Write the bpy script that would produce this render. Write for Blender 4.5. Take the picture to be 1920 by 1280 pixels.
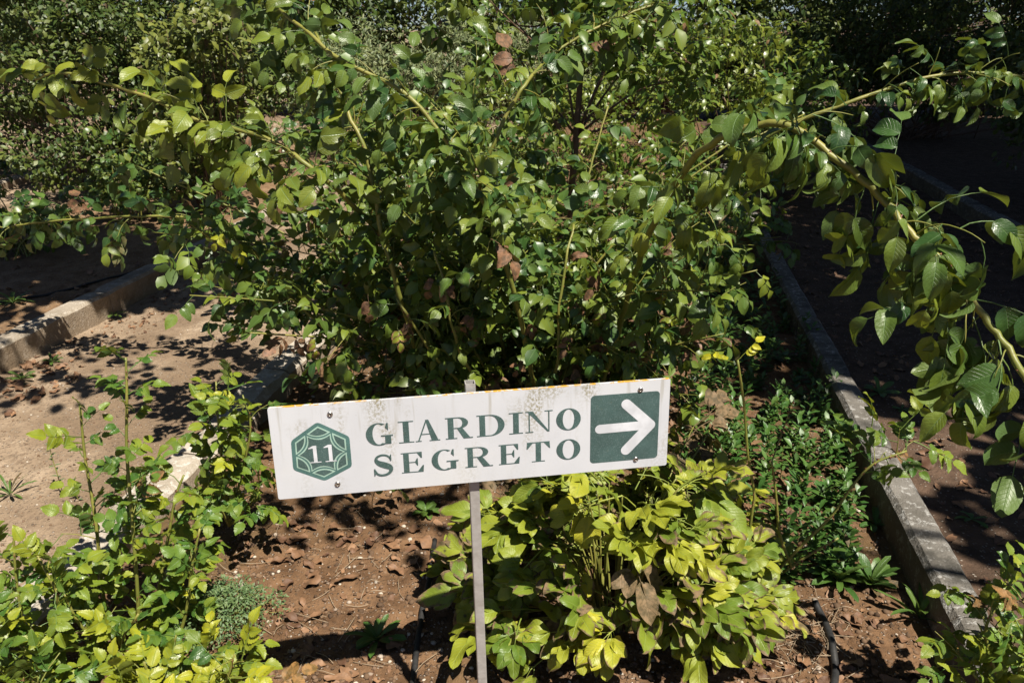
import bpy, bmesh, math, random
import numpy as np
from mathutils import Vector, Matrix, noise

scn = bpy.context.scene
for o in list(bpy.data.objects): bpy.data.objects.remove(o, do_unlink=True)
COL = scn.collection
R_ = math.radians

# ------------------------------------------------------------------ camera, sky, sun, exposure
CAM_Z, PITCH, FPX = 1.6, R_(21.6), 1493.0
cam_d = bpy.data.cameras.new('camera'); cam = bpy.data.objects.new('camera', cam_d); COL.objects.link(cam)
cam.location = (0, 0, CAM_Z); cam.rotation_euler = (R_(90) - PITCH, 0, 0)
cam_d.lens = 28.0; cam_d.sensor_width = 36.0; cam_d.clip_start = 0.05; cam_d.clip_end = 1000
cam_d.dof.use_dof = True; cam_d.dof.focus_distance = 1.9; cam_d.dof.aperture_fstop = 14.0
scn.camera = cam
SUN = Vector((0.31, -0.37, 0.875)).normalized()
SUN_EL = math.asin(SUN.z); SUN_AZ = math.atan2(SUN.x, SUN.y)
world = bpy.data.worlds.new('World'); scn.world = world; world.use_nodes = True
nt = world.node_tree; nt.nodes.clear()
sky = nt.nodes.new('ShaderNodeTexSky'); sky.sky_type = 'NISHITA'; sky.sun_disc = False
sky.sun_elevation = SUN_EL; sky.sun_rotation = SUN_AZ; sky.air_density = 0.5; sky.dust_density = 0.2
bgn = nt.nodes.new('ShaderNodeBackground'); bgn.inputs[1].default_value = 0.05
wo = nt.nodes.new('ShaderNodeOutputWorld')
nt.links.new(sky.outputs[0], bgn.inputs[0]); nt.links.new(bgn.outputs[0], wo.inputs[0])
sl = bpy.data.lights.new('sun', 'SUN'); sl.energy = 5.0; sl.angle = R_(0.53); sl.color = (1.0, 0.935, 0.82)
so = bpy.data.objects.new('sun', sl); COL.objects.link(so)
so.rotation_euler = SUN.to_track_quat('Z', 'Y').to_euler(); so.location = (4, -3, 8)
scn.view_settings.view_transform = 'Standard'; scn.view_settings.look = 'None'
scn.view_settings.exposure = 0.72; scn.view_settings.gamma = 1.0; scn.view_settings.use_curve_mapping = False
scn.cycles.max_bounces = 5; scn.cycles.transmission_bounces = 4; scn.cycles.diffuse_bounces = 1

# ------------------------------------------------------------------ pixel helpers (photo is 1920 x 1280)
_f = np.array([0, math.cos(PITCH), -math.sin(PITCH)]); _u = np.array([0, math.sin(PITCH), math.cos(PITCH)])
_r = np.array([1.0, 0, 0]); CP = np.array([0, 0, CAM_Z])
def ray(px, py): return _f * FPX + _r * (px - 960) + _u * (640 - py)
def at(px, py, Y): d = ray(px, py); return CP + d * (Y / d[1])
def gz(px, py, z=0.0): d = ray(px, py); return CP + d * ((z - CAM_Z) / d[2])
def proj(P):
    q = np.asarray(P) - CP; w = q @ _f
    return 960 + FPX * (q @ _r) / w, 640 - FPX * (q @ _u) / w, w
KA = R_(9.1); KD = np.array([math.sin(KA), math.cos(KA), 0]); KN = np.array([math.cos(KA), -math.sin(KA), 0])
def ks(s, t, z=0.0): p = KN * s + KD * t; return np.array([p[0], p[1], z])       # kerb frame -> world

def sstep(a, b, x): t = min(1, max(0, (x - a) / (b - a))); return t * t * (3 - 2 * t)
def ground_h(x, y):
    s = x * KN[0] + y * KN[1]
    wv = .04 * noise.noise((x * .8, y * .8, 3.1))
    h = 0.10 * sstep(.93, .97, s) + 0.02 * sstep(2.7, 2.9, s)          # right path, right bed
    h += 0.055 * (1 - sstep(-1.72, -1.58, s)) + 0.105 * (1 - sstep(-3.06, -3.02, s))
    h -= 0.09 * (1 - sstep(-4.9, -4.8, s)) - .06 * (1 - sstep(-6.36, -6.30, s))
    bed = sstep(-1.62, -1.4, s) * (1 - sstep(.78, .86, s))
    n1 = noise.noise((x * 1.3, y * 1.3, 0)); n2 = noise.noise((x * 6, y * 6, 5)); n3 = noise.noise((x * 17, y * 17, 9)); n4 = noise.noise((x * 40, y * 40, 2))
    rough = .35 + .65 * max(bed, 1 - sstep(-3.05, -2.95, s))
    return h + (.022 * n1 + .014 * n2 + .015 * n3 * rough + .010 * n4 * rough) * (.4 + .6 * rough)

# ------------------------------------------------------------------ node / material helpers
class NT:
    def __init__(s, mat):
        mat.use_nodes = True; s.t = mat.node_tree; s.t.nodes.clear(); s.mat = mat
    def n(s, typ, **kw):
        nd = s.t.nodes.new(typ)
        for k, v in kw.items():
            if k.startswith('i_'): nd.inputs[int(k[2:]) if k[2:].isdigit() else k[2:]].default_value = v
            else: setattr(nd, k, v)
        return nd
    def l(s, a, b): s.t.links.new(a, b)
    def math(s, op, a, b=None, clamp=False):
        nd = s.n('ShaderNodeMath', operation=op, use_clamp=clamp)
        for i, v in enumerate((a, b)):
            if v is None: continue
            if isinstance(v, (int, float)): nd.inputs[i].default_value = v
            else: s.l(v, nd.inputs[i])
        return nd.outputs[0]
    def mix(s, f, a, b, blend='MIX'):
        nd = s.n('ShaderNodeMix', data_type='RGBA', blend_type=blend)
        for i, v in ((0, f), (6, a), (7, b)):
            if isinstance(v, (int, float)): nd.inputs[i].default_value = v
            elif isinstance(v, (tuple, list)): nd.inputs[i].default_value = (*v[:3], 1)
            else: s.l(v, nd.inputs[i])
        return nd.outputs[2]
    def noise(s, vec, scale, detail=3, rough=.55):
        nd = s.n('ShaderNodeTexNoise'); nd.inputs['Scale'].default_value = scale
        nd.inputs['Detail'].default_value = detail; nd.inputs['Roughness'].default_value = rough
        if vec is not None: s.l(vec, nd.inputs['Vector'])
        return nd.outputs['Fac']
    def ramp(s, f, a, b):
        nd = s.n('ShaderNodeMapRange', interpolation_type='SMOOTHSTEP'); s.l(f, nd.inputs[0])
        nd.inputs[1].default_value = a; nd.inputs[2].default_value = b
        return nd.outputs[0]
    def out(s, sh):
        o = s.n('ShaderNodeOutputMaterial'); s.l(sh, o.inputs[0])

def leaf_mat(name, dark, light, yellow, brown, source='obj', rough=.38, trans=.28, vein=1.0, under=(.095, .145, .045), spots=0.0):
    m = bpy.data.materials.new(name); k = NT(m)
    if source == 'obj':
        oi = k.n('ShaderNodeObjectInfo'); sp = k.n('ShaderNodeSeparateColor'); k.l(oi.outputs['Color'], sp.inputs[0])
    else:
        at_ = k.n('ShaderNodeAttribute', attribute_name='tint'); sp = k.n('ShaderNodeSeparateColor'); k.l(at_.outputs['Color'], sp.inputs[0])
    ty, tb, tr = sp.outputs[0], sp.outputs[1], sp.outputs[2]
    geo = k.n('ShaderNodeNewGeometry'); isl = geo.outputs['Random Per Island']
    tc = k.n('ShaderNodeTexCoord'); uvs = k.n('ShaderNodeSeparateXYZ'); k.l(tc.outputs['UV'], uvs.inputs[0])
    u = k.math('ABSOLUTE', k.math('SUBTRACT', k.math('MULTIPLY', uvs.outputs[0], 2.0), 1.0)); v = uvs.outputs[1]
    nz = k.noise(geo.outputs['Position'], 22, 3)
    shade = k.math('ADD', k.math('MULTIPLY', tr, .5), k.math('MULTIPLY', isl, .5))
    c = k.mix(shade, dark, light)
    c = k.mix(k.math('MULTIPLY', k.ramp(nz, .35, .75), .35), c, light)
    yf = k.math('ADD', ty, k.math('MULTIPLY', k.math('SUBTRACT', isl, .5), .22), clamp=True)
    c = k.mix(yf, c, yellow)
    # veins
    mid = k.math('SUBTRACT', 1.0, k.ramp(u, .0, .09))
    ph = k.math('SUBTRACT', k.math('MULTIPLY', v, 9.0), k.math('MULTIPLY', u, 2.2))
    lat = k.ramp(k.math('SINE', k.math('MULTIPLY', ph, 6.283)), .80, 1.0)
    vf = k.math('MULTIPLY', k.math('ADD', k.math('MULTIPLY', mid, .55), k.math('MULTIPLY', lat, .16)), vein, clamp=True)
    c = k.mix(vf, c, tuple(min(1, x * 1.2 + .05) for x in light))
    # brown blotches start at tips and edges
    edge = k.math('ADD', k.math('MULTIPLY', k.math('MULTIPLY', u, u), .35), k.math('MULTIPLY', k.math('POWER', v, 3.0), .35))
    bz = k.math('ADD', k.math('MULTIPLY', k.noise(geo.outputs['Position'], 38, 2), .9), edge)
    bt = k.math('ADD', k.math('SUBTRACT', k.math('MULTIPLY', tb, 1.7), 1.1), bz)
    bf = k.ramp(bt, .15, .33)
    c = k.mix(k.math('MULTIPLY', bf, .92), c, k.mix(k.ramp(k.noise(geo.outputs['Position'], 75, 3), .35, .65), tuple(x * .45 for x in brown), tuple(x * 1.25 for x in brown)))
    if spots:
        vo = k.n('ShaderNodeTexVoronoi'); vo.inputs['Scale'].default_value = 34; k.l(geo.outputs['Position'], vo.inputs['Vector'])
        sf = k.math('MULTIPLY', k.math('SUBTRACT', 1.0, k.ramp(vo.outputs['Distance'], .10, .26)), k.ramp(k.noise(geo.outputs['Position'], 9, 1), .5, .6))
        c = k.mix(k.math('MULTIPLY', sf, spots), c, (.045, .03, .025))
    back = geo.outputs['Backfacing']
    cb = k.mix(.55, c, under)
    c2 = k.mix(back, c, cb)
    if source != 'obj': vein = 0
    bmp = k.n('ShaderNodeBump'); bmp.inputs['Strength'].default_value = .55; bmp.inputs['Distance'].default_value = .004
    hgt = k.math('ADD', k.math('MULTIPLY', k.math('ADD', mid, lat), -.35), k.math('MULTIPLY', k.noise(geo.outputs['Position'], 120, 2), .5))
    k.l(hgt, bmp.inputs['Height'])
    p = k.n('ShaderNodeBsdfPrincipled'); k.l(c2, p.inputs['Base Color'])
    if source == 'obj': k.l(bmp.outputs[0], p.inputs['Normal'])
    rv = k.math('ADD', k.math('MULTIPLY', k.math('ADD', isl, nz), .12), rough - .12)
    k.l(k.math('ADD', rv, k.math('MULTIPLY', bf, .25)), p.inputs['Roughness'])
    p.inputs['Specular IOR Level'].default_value = .58
    t = k.n('ShaderNodeBsdfTranslucent'); k.l(k.mix(.35, c, (yellow[0] * 1.05, yellow[1] * 1.1, yellow[2])), t.inputs[0])
    ms = k.n('ShaderNodeMixShader'); k.l(p.outputs[0], ms.inputs[1]); k.l(t.outputs[0], ms.inputs[2])
    k.l(k.math('MULTIPLY', k.math('SUBTRACT', 1.0, k.math('MULTIPLY', bf, .6)), trans), ms.inputs[0])
    k.out(ms.outputs[0])
    return m
def leaf_pair(name, *a, **kw): return (leaf_mat(name, *a, source='obj', **kw), leaf_mat(name + ' mass', *a, source='attr', **kw))

def simple_mat(name, ca, cb, scale=20, rough=.7, bump=.3, metal=0.0, spec=.4, bscale=None, dist=.004):
    m = bpy.data.materials.new(name); k = NT(m); tc = k.n('ShaderNodeTexCoord'); P = tc.outputs['Object']
    f = k.ramp(k.noise(P, scale, 5, .6), .3, .7)
    p = k.n('ShaderNodeBsdfPrincipled'); k.l(k.mix(f, ca, cb), p.inputs['Base Color'])
    p.inputs['Roughness'].default_value = rough; p.inputs['Metallic'].default_value = metal; p.inputs['Specular IOR Level'].default_value = spec
    b = k.n('ShaderNodeBump'); b.inputs['Strength'].default_value = bump; b.inputs['Distance'].default_value = dist
    k.l(k.noise(P, bscale or scale * 3, 4), b.inputs['Height']); k.l(b.outputs[0], p.inputs['Normal'])
    k.out(p.outputs[0]); return m

# foliage kinds
ROSE = leaf_pair('rose leaf', (.015, .050, .014), (.074, .158, .028), (.36, .37, .020), (.19, .085, .045), rough=.40, trans=.22)
ROSEF = leaf_pair('front rose leaf', (.024, .080, .012), (.090, .195, .024), (.50, .47, .018), (.22, .10, .035), rough=.40, trans=.26)
PEON = leaf_pair('peony leaf', (.08, .155, .016), (.19, .26, .024), (.48, .45, .03), (.16, .095, .055), rough=.50, trans=.24, spots=.9)
HEDGE = leaf_pair('hedge leaf', (.012, .036, .008), (.078, .130, .020), (.24, .25, .04), (.10, .06, .03), rough=.48, trans=.22, vein=.4)
SHRUB = leaf_pair('shrub leaf', (.022, .066, .010), (.105, .190, .024), (.30, .31, .035), (.20, .10, .04), rough=.38, trans=.30)
GREY = leaf_pair('grey herb leaf', (.065, .105, .040), (.17, .22, .095), (.28, .28, .10), (.13, .09, .05), rough=.55, trans=.22, vein=.2)
WEED = leaf_pair('weed leaf', (.024, .080, .014), (.072, .170, .028), (.22, .26, .04), (.12, .07, .03), rough=.42, trans=.25)
FERN = leaf_pair('feathery weed leaf', (.07, .14, .05), (.13, .21, .085), (.22, .25, .06), (.12, .08, .03), rough=.55, trans=.25, vein=.1)
TREE = leaf_pair('tree leaf', (.025, .06, .015), (.06, .10, .025), (.2, .2, .03), (.1, .05, .02), trans=.15, vein=.3)

def cane_mat(name, a, b, c):
    m = bpy.data.materials.new(name); k = NT(m); tc = k.n('ShaderNodeTexCoord'); P = tc.outputs['Object']
    col = k.mix(k.ramp(k.noise(P, 9, 4), .3, .7), a, b)
    col = k.mix(k.ramp(k.noise(P, 45, 5, .7), .58, .75), col, c)
    p = k.n('ShaderNodeBsdfPrincipled'); k.l(col, p.inputs['Base Color']); p.inputs['Roughness'].default_value = .48
    bb = k.n('ShaderNodeBump'); bb.inputs['Strength'].default_value = .4; bb.inputs['Distance'].default_value = .003
    k.l(k.noise(P, 70, 4), bb.inputs['Height']); k.l(bb.outputs[0], p.inputs['Normal']); k.out(p.outputs[0]); return m
CANE = cane_mat('green cane', (.15, .17, .030), (.25, .23, .05), (.16, .10, .04))
CANED = cane_mat('old brown cane', (.09, .075, .03), (.13, .10, .045), (.06, .04, .025))
BARK = cane_mat('brown bark', (.085, .045, .028), (.13, .075, .045), (.05, .035, .025))
THORN = simple_mat('thorn', (.22, .09, .05), (.16, .07, .04), rough=.5, bump=.1)

# ------------------------------------------------------------------ mesh helpers
def link_mesh(name, V, F, mats, parent=None, uv=None, smooth=True, mi=None, tint=None):
    me = bpy.data.meshes.new(name); me.from_pydata([tuple(map(float, v)) for v in V], [], [tuple(map(int, f)) for f in F])
    finish_mesh(me, mats, uv, smooth, mi)
    o = bpy.data.objects.new(name, me); COL.objects.link(o)
    if parent: o.parent = parent
    return o
def finish_mesh(me, mats, uv=None, smooth=True, mi=None):
    for m in (mats if isinstance(mats, (list, tuple)) else [mats]): me.materials.append(m)
    if smooth: me.polygons.foreach_set('use_smooth', np.ones(len(me.polygons), bool))
    if mi is not None: me.polygons.foreach_set('material_index', np.asarray(mi, np.int32))
    if uv is not None:
        lay = me.uv_layers.new(name='UVMap'); vi = np.empty(len(me.loops), np.int32); me.loops.foreach_get('vertex_index', vi)
        lay.data.foreach_set('uv', np.asarray(uv, np.float32)[vi].ravel())
    me.update()
def tag(o, label=None, cat=None, group=None, kind=None):
    if label: o['label'] = label
    if cat: o['category'] = cat
    if group: o['group'] = group
    if kind: o['kind'] = kind
    return o
def empty(name, loc, label, cat, group=None):
    o = bpy.data.objects.new(name, None); COL.objects.link(o); o.location = tuple(float(v) for v in loc)
    o.empty_display_size = .1
    return tag(o, label, cat, group)
def catmull(pts, per=6):
    P = [np.asarray(p, float) for p in pts]; P = [2 * P[0] - P[1]] + P + [2 * P[-1] - P[-2]]; out = []
    for i in range(1, len(P) - 2):
        a, b, c, d = P[i - 1:i + 3]
        for j in range(per):
            t = j / per
            out.append(.5 * (2 * b + (c - a) * t + (2 * a - 5 * b + 4 * c - d) * t * t + (3 * b - a - 3 * c + d) * t ** 3))
    out.append(P[-2]); return np.array(out)
def nrm(v): v = np.asarray(v, float); return v / (np.linalg.norm(v) + 1e-12)
def tube(pts, rad, sides=7, cap=True, wob=0, rng=None):
    pts = np.asarray(pts); n = len(pts); V = []; F = []
    T = np.gradient(pts, axis=0); T = T / (np.linalg.norm(T, axis=1)[:, None] + 1e-12)
    N = nrm(np.cross(T[0], (0.3, .2, 1) if abs(T[0][2]) < .9 else (1, 0, 0)))
    for i in range(n):
        N = nrm(N - T[i] * (N @ T[i])); B = np.cross(T[i], N)
        r = rad[i] * (1 + (wob * rng.uniform(-1, 1) if wob else 0))
        for s in range(sides):
            a = 2 * math.pi * s / sides; V.append(pts[i] + (N * math.cos(a) + B * math.sin(a)) * r)
    for i in range(n - 1):
        for s in range(sides):
            s2 = (s + 1) % sides; F.append((i * sides + s, i * sides + s2, (i + 1) * sides + s2, (i + 1) * sides + s))
    if cap: F.append(tuple(range(sides - 1, -1, -1))); F.append(tuple(range((n - 1) * sides, n * sides)))
    return V, F

# ------------------------------------------------------------------ leaf templates
def leaflet(rng, L, W, rows, cols, fold=.25, curl=.5, serr=0.0, shape=(.55, .8), ruffle=.03, twist=.2, bite=0.0):
    a, b = shape; tm = a / (a + b); wm = tm ** a * (1 - tm) ** b
    V = []; UV = []; y = z = 0.0; ph = rng.uniform(0, 6.28); tw = rng.uniform(-twist, twist); sk = rng.uniform(-.12, .12)
    bt, bs, bw = rng.uniform(.25, .85), rng.choice((-1, 1)), rng.uniform(.06, .14)
    for i in range(rows + 1):
        t = i / rows
        w = W / 2 * (max(t, .004) ** a * max(1 - t, 0) ** b) / wm
        if i == rows: w = W * .01
        ang = -curl * (t - .15)
        if i: y += math.cos(ang) * L / rows; z += math.sin(ang) * L / rows
        for j in range(cols + 1):
            s = -1 + 2 * j / cols; e = 1.0
            if serr and abs(s) > .99 and 0 < i < rows: e = 1 + serr * (1 if i % 2 else -1)
            if bite and s * bs > .4: e *= 1 - bite * math.exp(-((t - bt) / bw) ** 2) * abs(s)
            x = s * w * e * math.cos(fold); zz = abs(s) * w * math.sin(fold) - .25 * s * s * w * fold
            zz += ruffle * W * math.sin(ph + t * 9 + (2 if s > 0 else 0)) * s * s + tw * t * s * w
            V.append((x + sk * L * t * t * .6, y - math.sin(ang) * zz, z + math.cos(ang) * zz)); UV.append((s * .5 + .5, t))
    F = []
    for i in range(rows):
        for j in range(cols):
            q = i * (cols + 1) + j; F.append((q, q + 1, q + cols + 2, q + cols + 1))
    return np.array(V), F, np.array(UV)
def rotm(ax, a): return np.array(Matrix.Rotation(a, 3, ax))
class Geo:
    def __init__(s): s.V = []; s.F = []; s.U = []; s.n = 0
    def add(s, V, F, U, M=None, T=(0, 0, 0)):
        V = np.asarray(V)
        if M is not None: V = V @ M.T
        s.V.append(V + np.asarray(T)); s.F += [tuple(i + s.n for i in f) for f in F]; s.U.append(np.asarray(U)); s.n += len(V)
    def get(s): return np.vstack(s.V), s.F, np.vstack(s.U)
def stalk(g, pts, r0, r1, sides=3):
    V, F = tube(pts, np.linspace(r0, r1, len(pts)), sides, cap=False)
    g.add(V, F, [(.5, .5)] * len(V))
def compound(seed, L, W, pairs, hi=True, hang=.4, petiole=.45, fold=.3, curl=.6, serr=.05, shape=(.55, .75), bite=.3, spread=1.05):
    """a rose leaf: rachis along +y with paired leaflets and a terminal one"""
    rng = random.Random(seed); g = Geo(); rows, cols = (12, 4) if hi else (4, 2)
    RL = L * (.55 + .62 * pairs); n = 7; ang = .25; p = np.zeros(3); pts = [p.copy()]
    bend = rng.uniform(.5, 1.3) * hang
    for i in range(n):
        ang -= bend * 1.5 / n; p = p + np.array([rng.uniform(-.03, .03) * RL, math.cos(ang), math.sin(ang)]) * [1, RL / n, RL / n]; pts.append(p.copy())
    pts = np.array(pts); stalk(g, pts, .0016, .0009)
    def pos(t): f = t * n; i = min(n - 1, int(f)); return pts[i] + (pts[i + 1] - pts[i]) * (f - i), ang
    items = [(1.0, 0, 1.06)]
    for q in range(pairs):
        t = petiole + (1 - petiole) * (q / max(1, pairs) if pairs > 1 else .15) * .95
        sc = .72 + .26 * (q + 1) / pairs
        items += [(t, 1, sc), (t, -1, sc)]
    for t, sd, sc in items:
        if rng.random() < .04: continue
        P, _ = pos(min(t, .999)); sc *= rng.uniform(.85, 1.1)
        V, F, U = leaflet(rng, L * sc, W * sc, rows, cols, fold * rng.uniform(.3, 1.5), curl * rng.uniform(.2, 1.6), serr if hi else 0, shape, .05, .3, bite if rng.random() < .35 else 0)
        tn = pts[-1] - pts[-2]; tilt = math.atan2(tn[2], tn[1])
        M = rotm('Z', -sd * spread * rng.uniform(.8, 1.2) + rng.uniform(-.12, .12)) @ rotm('X', tilt * (.9 if not sd else .35) - hang * rng.uniform(.1, .9)) @ rotm('Y', sd * rng.uniform(-.1, .35) + rng.uniform(-.3, .3))
        g.add(V, F, U, M, P)
    return g.get()
def single(seed, L, W, hi=True, fold=.3, curl=.5, shape=(.6, .7), serr=0, petiole=.12, bite=0):
    rng = random.Random(seed); g = Geo(); rows, cols = (9, 4) if hi else (3, 2)
    if petiole: stalk(g, np.array([(0, 0, 0), (0, L * petiole, L * petiole * .3)]), .0012, .0008)
    V, F, U = leaflet(rng, L, W, rows, cols, fold * rng.uniform(.4, 1.5), curl * rng.uniform(.1, 1.7), serr, shape, .05, .3, bite)
    g.add(V, F, U, None, (0, L * petiole, L * petiole * .3)); return g.get()
def peony_leaf(seed, hi=True):
    rng = random.Random(seed); g = Geo(); rows, cols = (11, 4) if hi else (5, 2)
    stalk(g, np.array([(0, 0, 0), (0, .05, .012), (0, .10, .012)]), .0028, .0018, 4)
    for a0, P, sc in ((0, (0, .10, .012), 1.0), (.95, (0, .085, .012), .88), (-.95, (0, .085, .012), .88)):
        M0 = rotm('Z', -a0 + rng.uniform(-.15, .15)) @ rotm('X', rng.uniform(-.5, .1))
        st = M0 @ np.array([0, .030 * sc, 0]); stalk(g, np.array([np.array(P), np.array(P) + st]), .0016, .0012)
        lob = rng.choice(((0, .52, -.52), (0, .55), (0, -.55), (.32, -.32), (0, .5, -.5)))
        for b in lob:
            l = sc * (.098 if abs(b) < .1 else .076) * rng.uniform(.88, 1.12)
            V, F, U = leaflet(rng, l, l * rng.uniform(.46, .60), rows, cols, rng.uniform(.05, .45), rng.uniform(-.1, 1.1), 0, (.62, .72), .12, .4, .25 if rng.random() < .25 else 0)
            g.add(V, F, U, M0 @ rotm('Z', -b) @ rotm('Y', rng.uniform(-.25, .25)), np.array(P) + st + np.array([0, 0, .0008 * lob.index(b)]))
    return g.get()

class Kind:
    """a set of leaf variants: detailed for leaves that are objects, light for the joined mass"""
    def __init__(s, name, mats, fn, n=8, nlo=5):
        s.name = name; s.mats = mats; s.hi = []; s.n = n
        for i in range(n):
            V, F, U = fn(i * 7 + 3, True); me = bpy.data.meshes.new(name); me.from_pydata(V.tolist(), [], F); finish_mesh(me, mats[0], U); s.hi.append(me)
        s.lo = []
        for i in range(nlo):
            V, F, U = fn(i * 7 + 3, False)
            s.lo.append((V.astype(np.float32), np.array([f if len(f) == 4 else (*f, f[-1]) for f in F], np.int32), U.astype(np.float32)))
K_ARCH = Kind('leaf', ROSE, lambda s, h: compound(s, .078, .050, 2, h, hang=.85, fold=.5, curl=1.2, shape=(.5, .92), serr=.02, bite=.7), 10)
K_ROSE = Kind('leaf', ROSE, lambda s, h: compound(s, .064, .043, 2, h, hang=.50, fold=.38, curl=.8, serr=.045, shape=(.55, 1.0), bite=.4), 10)
K_FRONT = Kind('leaf', ROSEF, lambda s, h: compound(s, .037, .0255, 2 + (s % 2), h, hang=.25, fold=.38, curl=.55, serr=.085, shape=(.55, .98), bite=.2), 10)
K_PEON = Kind('leaf', PEON, peony_leaf, 12)
K_SHRUB = Kind('leaf', SHRUB, lambda s, h: single(s, .082, .040, h, curl=.8), 6)
K_HEDGE = Kind('leaf', HEDGE, lambda s, h: single(s, .046, .026, h, petiole=.1), 4)
K_GREY = Kind('leaf', GREY, lambda s, h: single(s, .036, .009, h, petiole=0, shape=(.5, .5)), 3)
K_TREE = Kind('leaf', TREE, lambda s, h: single(s, .13, .085, h), 4)

def leaf_matrix(pos, axis, up, scale):
    a = nrm(axis); n = np.asarray(up, float); n = n - a * (n @ a)
    n = nrm(n) if np.linalg.norm(n) > 1e-4 else nrm(np.cross(a, (1, 0, 0)))
    x = np.cross(a, n); M = np.eye(4); sc = scale if hasattr(scale, '__len__') else (scale,) * 3
    M[:3, 0] = x * sc[0]; M[:3, 1] = a * sc[1]; M[:3, 2] = n * sc[2]; M[:3, 3] = pos
    return M
UPS = nrm(np.array([.25, -.25, .9]))
def rnd3(rng): return nrm([rng.gauss(0, 1), rng.gauss(0, 1), rng.gauss(0, 1)])

def mass_mesh(name, kind, items, mat, parent, base):
    """items: (M, tint). one joined mesh of many leaves"""
    VS = []; FS = []; US = []; TS = []; off = 0
    by = {}
    for i, (M, v, t) in enumerate(items): by.setdefault(v % len(kind.lo), []).append((M, t))
    for v, lst in by.items():
        V, F, U = kind.lo[v]; A = np.array([m for m, _ in lst], np.float32); T = np.array([t for _, t in lst], np.float32)
        W = np.einsum('nij,vj->nvi', A[:, :3, :3], V) + A[:, None, :3, 3]
        n, nv = len(lst), len(V)
        VS.append(W.reshape(-1, 3)); FS.append((F[None] + (np.arange(n) * nv)[:, None, None] + off).reshape(-1, 4)); off += n * nv
        US.append(np.tile(U, (n, 1))); TS.append(np.repeat(T, nv, axis=0))
    V = np.vstack(VS) - np.asarray(base, np.float32); F = np.vstack(FS); U = np.vstack(US); T = np.vstack(TS)
    me = bpy.data.meshes.new(name); me.vertices.add(len(V)); me.vertices.foreach_set('co', V.ravel())
    me.loops.add(F.size); me.loops.foreach_set('vertex_index', F.ravel())
    me.polygons.add(len(F)); me.polygons.foreach_set('loop_start', np.arange(0, F.size, 4, dtype=np.int32))
    me.update(calc_edges=True)
    finish_mesh(me, mat, U)
    ca = me.color_attributes.new('tint', 'FLOAT_COLOR', 'POINT')
    ca.data.foreach_set('color', np.hstack([T, np.ones((len(T), 1), np.float32)]).ravel())
    o = bpy.data.objects.new(name, me); COL.objects.link(o); o.parent = parent; o['kind'] = 'stuff'
    return o
def place_leaves(root, kind, leaves, cap=300, name='leaf', mass='foliage'):
    base = np.array(root.location); sc = []
    for M, v, t in leaves:
        x, y, w = proj(M[:3, 3]); vis = w > .2 and -120 < x < 2040 and -120 < y < 1400
        sc.append((0 if vis else 1, w))
    order = sorted(range(len(leaves)), key=lambda i: sc[i]); Tm = Matrix.Translation(-Vector(base))
    top = [i for i in order[:cap] if sc[i][0] == 0]; ts = set(top)
    for i in top:
        M, v, t = leaves[i]
        o = bpy.data.objects.new(name, kind.hi[v % kind.n]); COL.objects.link(o); o.parent = root
        o.matrix_basis = Tm @ Matrix(M.tolist()); o.color = (t[0], t[1], t[2], 1)
    rest = [leaves[i] for i in range(len(leaves)) if i not in ts]
    if rest: mass_mesh(mass, kind, rest, kind.mats[1], root, base)

def tint(rng, y=.1, ysd=.12, b=.0, pb=.03):
    yy = min(1, max(0, rng.gauss(y, ysd))); br = rng.uniform(.35, 1) if rng.random() < pb else max(0, rng.gauss(b, .08))
    return (yy, br, rng.random())

def add_cane(root, path, r0, r1, mat, thorns=0, rng=None, name='cane', sides=7):
    base = np.array(root.location); n = len(path); rad = np.linspace(r0, r1, n)
    V, F = tube(path - base, rad, sides, wob=.06 if rng else 0, rng=rng); mi = [0] * len(F); mats = [mat, THORN]
    if thorns and rng:
        for _ in range(thorns):
            i = rng.randrange(1, n - 1); T = nrm(path[i + 1] - path[i]); a = nrm(np.cross(T, rnd3(rng))); c = path[i] - base + a * rad[i] * .8
            hgt = rng.uniform(.005, .009); b = nrm(np.cross(T, a)); k = len(V)
            V += [c + T * .0045, c + b * .0016, c - T * .0045, c - b * .0016, c + a * hgt - T * hgt * .5]
            F += [(k, k + 1, k + 4), (k + 1, k + 2, k + 4), (k + 2, k + 3, k + 4), (k + 3, k, k + 4)]; mi += [1] * 4
    return link_mesh(name, V, F, mats, root, mi=mi)

def leaves_on(path, rng, t0, t1, step, leaves, size=1.0, droop=.2, yel=.1, ysd=.12, brown=0, pb=.03, out=.8, forward=.45, upmix=1.0, sizevar=.22, nvar=10):
    seg = np.linalg.norm(np.diff(path, axis=0), axis=1); cum = np.concatenate([[0], np.cumsum(seg)]); Ltot = cum[-1]
    d = t0 * Ltot + rng.uniform(0, step); ga = rng.uniform(0, 6.28)
    while d < t1 * Ltot:
        i = min(len(seg) - 1, np.searchsorted(cum, d) - 1); f = (d - cum[i]) / seg[i]; P = path[i] + (path[i + 1] - path[i]) * f
        T = nrm(path[i + 1] - path[i]); ga += 2.4 + rng.uniform(-.5, .5)
        N = nrm(np.cross(T, (0, 0, 1) if abs(T[2]) < .95 else (1, 0, 0))); B = np.cross(N, T)
        rad = N * math.cos(ga) + B * math.sin(ga)
        ax = nrm(rad * out + T * forward + np.array([0, 0, .15 - droop]) + .25 * rnd3(rng))
        up = UPS * upmix + .45 * rnd3(rng) + .2 * rad
        s = size * rng.uniform(1 - sizevar, 1 + sizevar)
        leaves.append((leaf_matrix(P, ax, up, s), rng.randrange(1000), tint(rng, yel, ysd, brown, pb)))
        d += step * rng.uniform(.6, 1.4)

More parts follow.
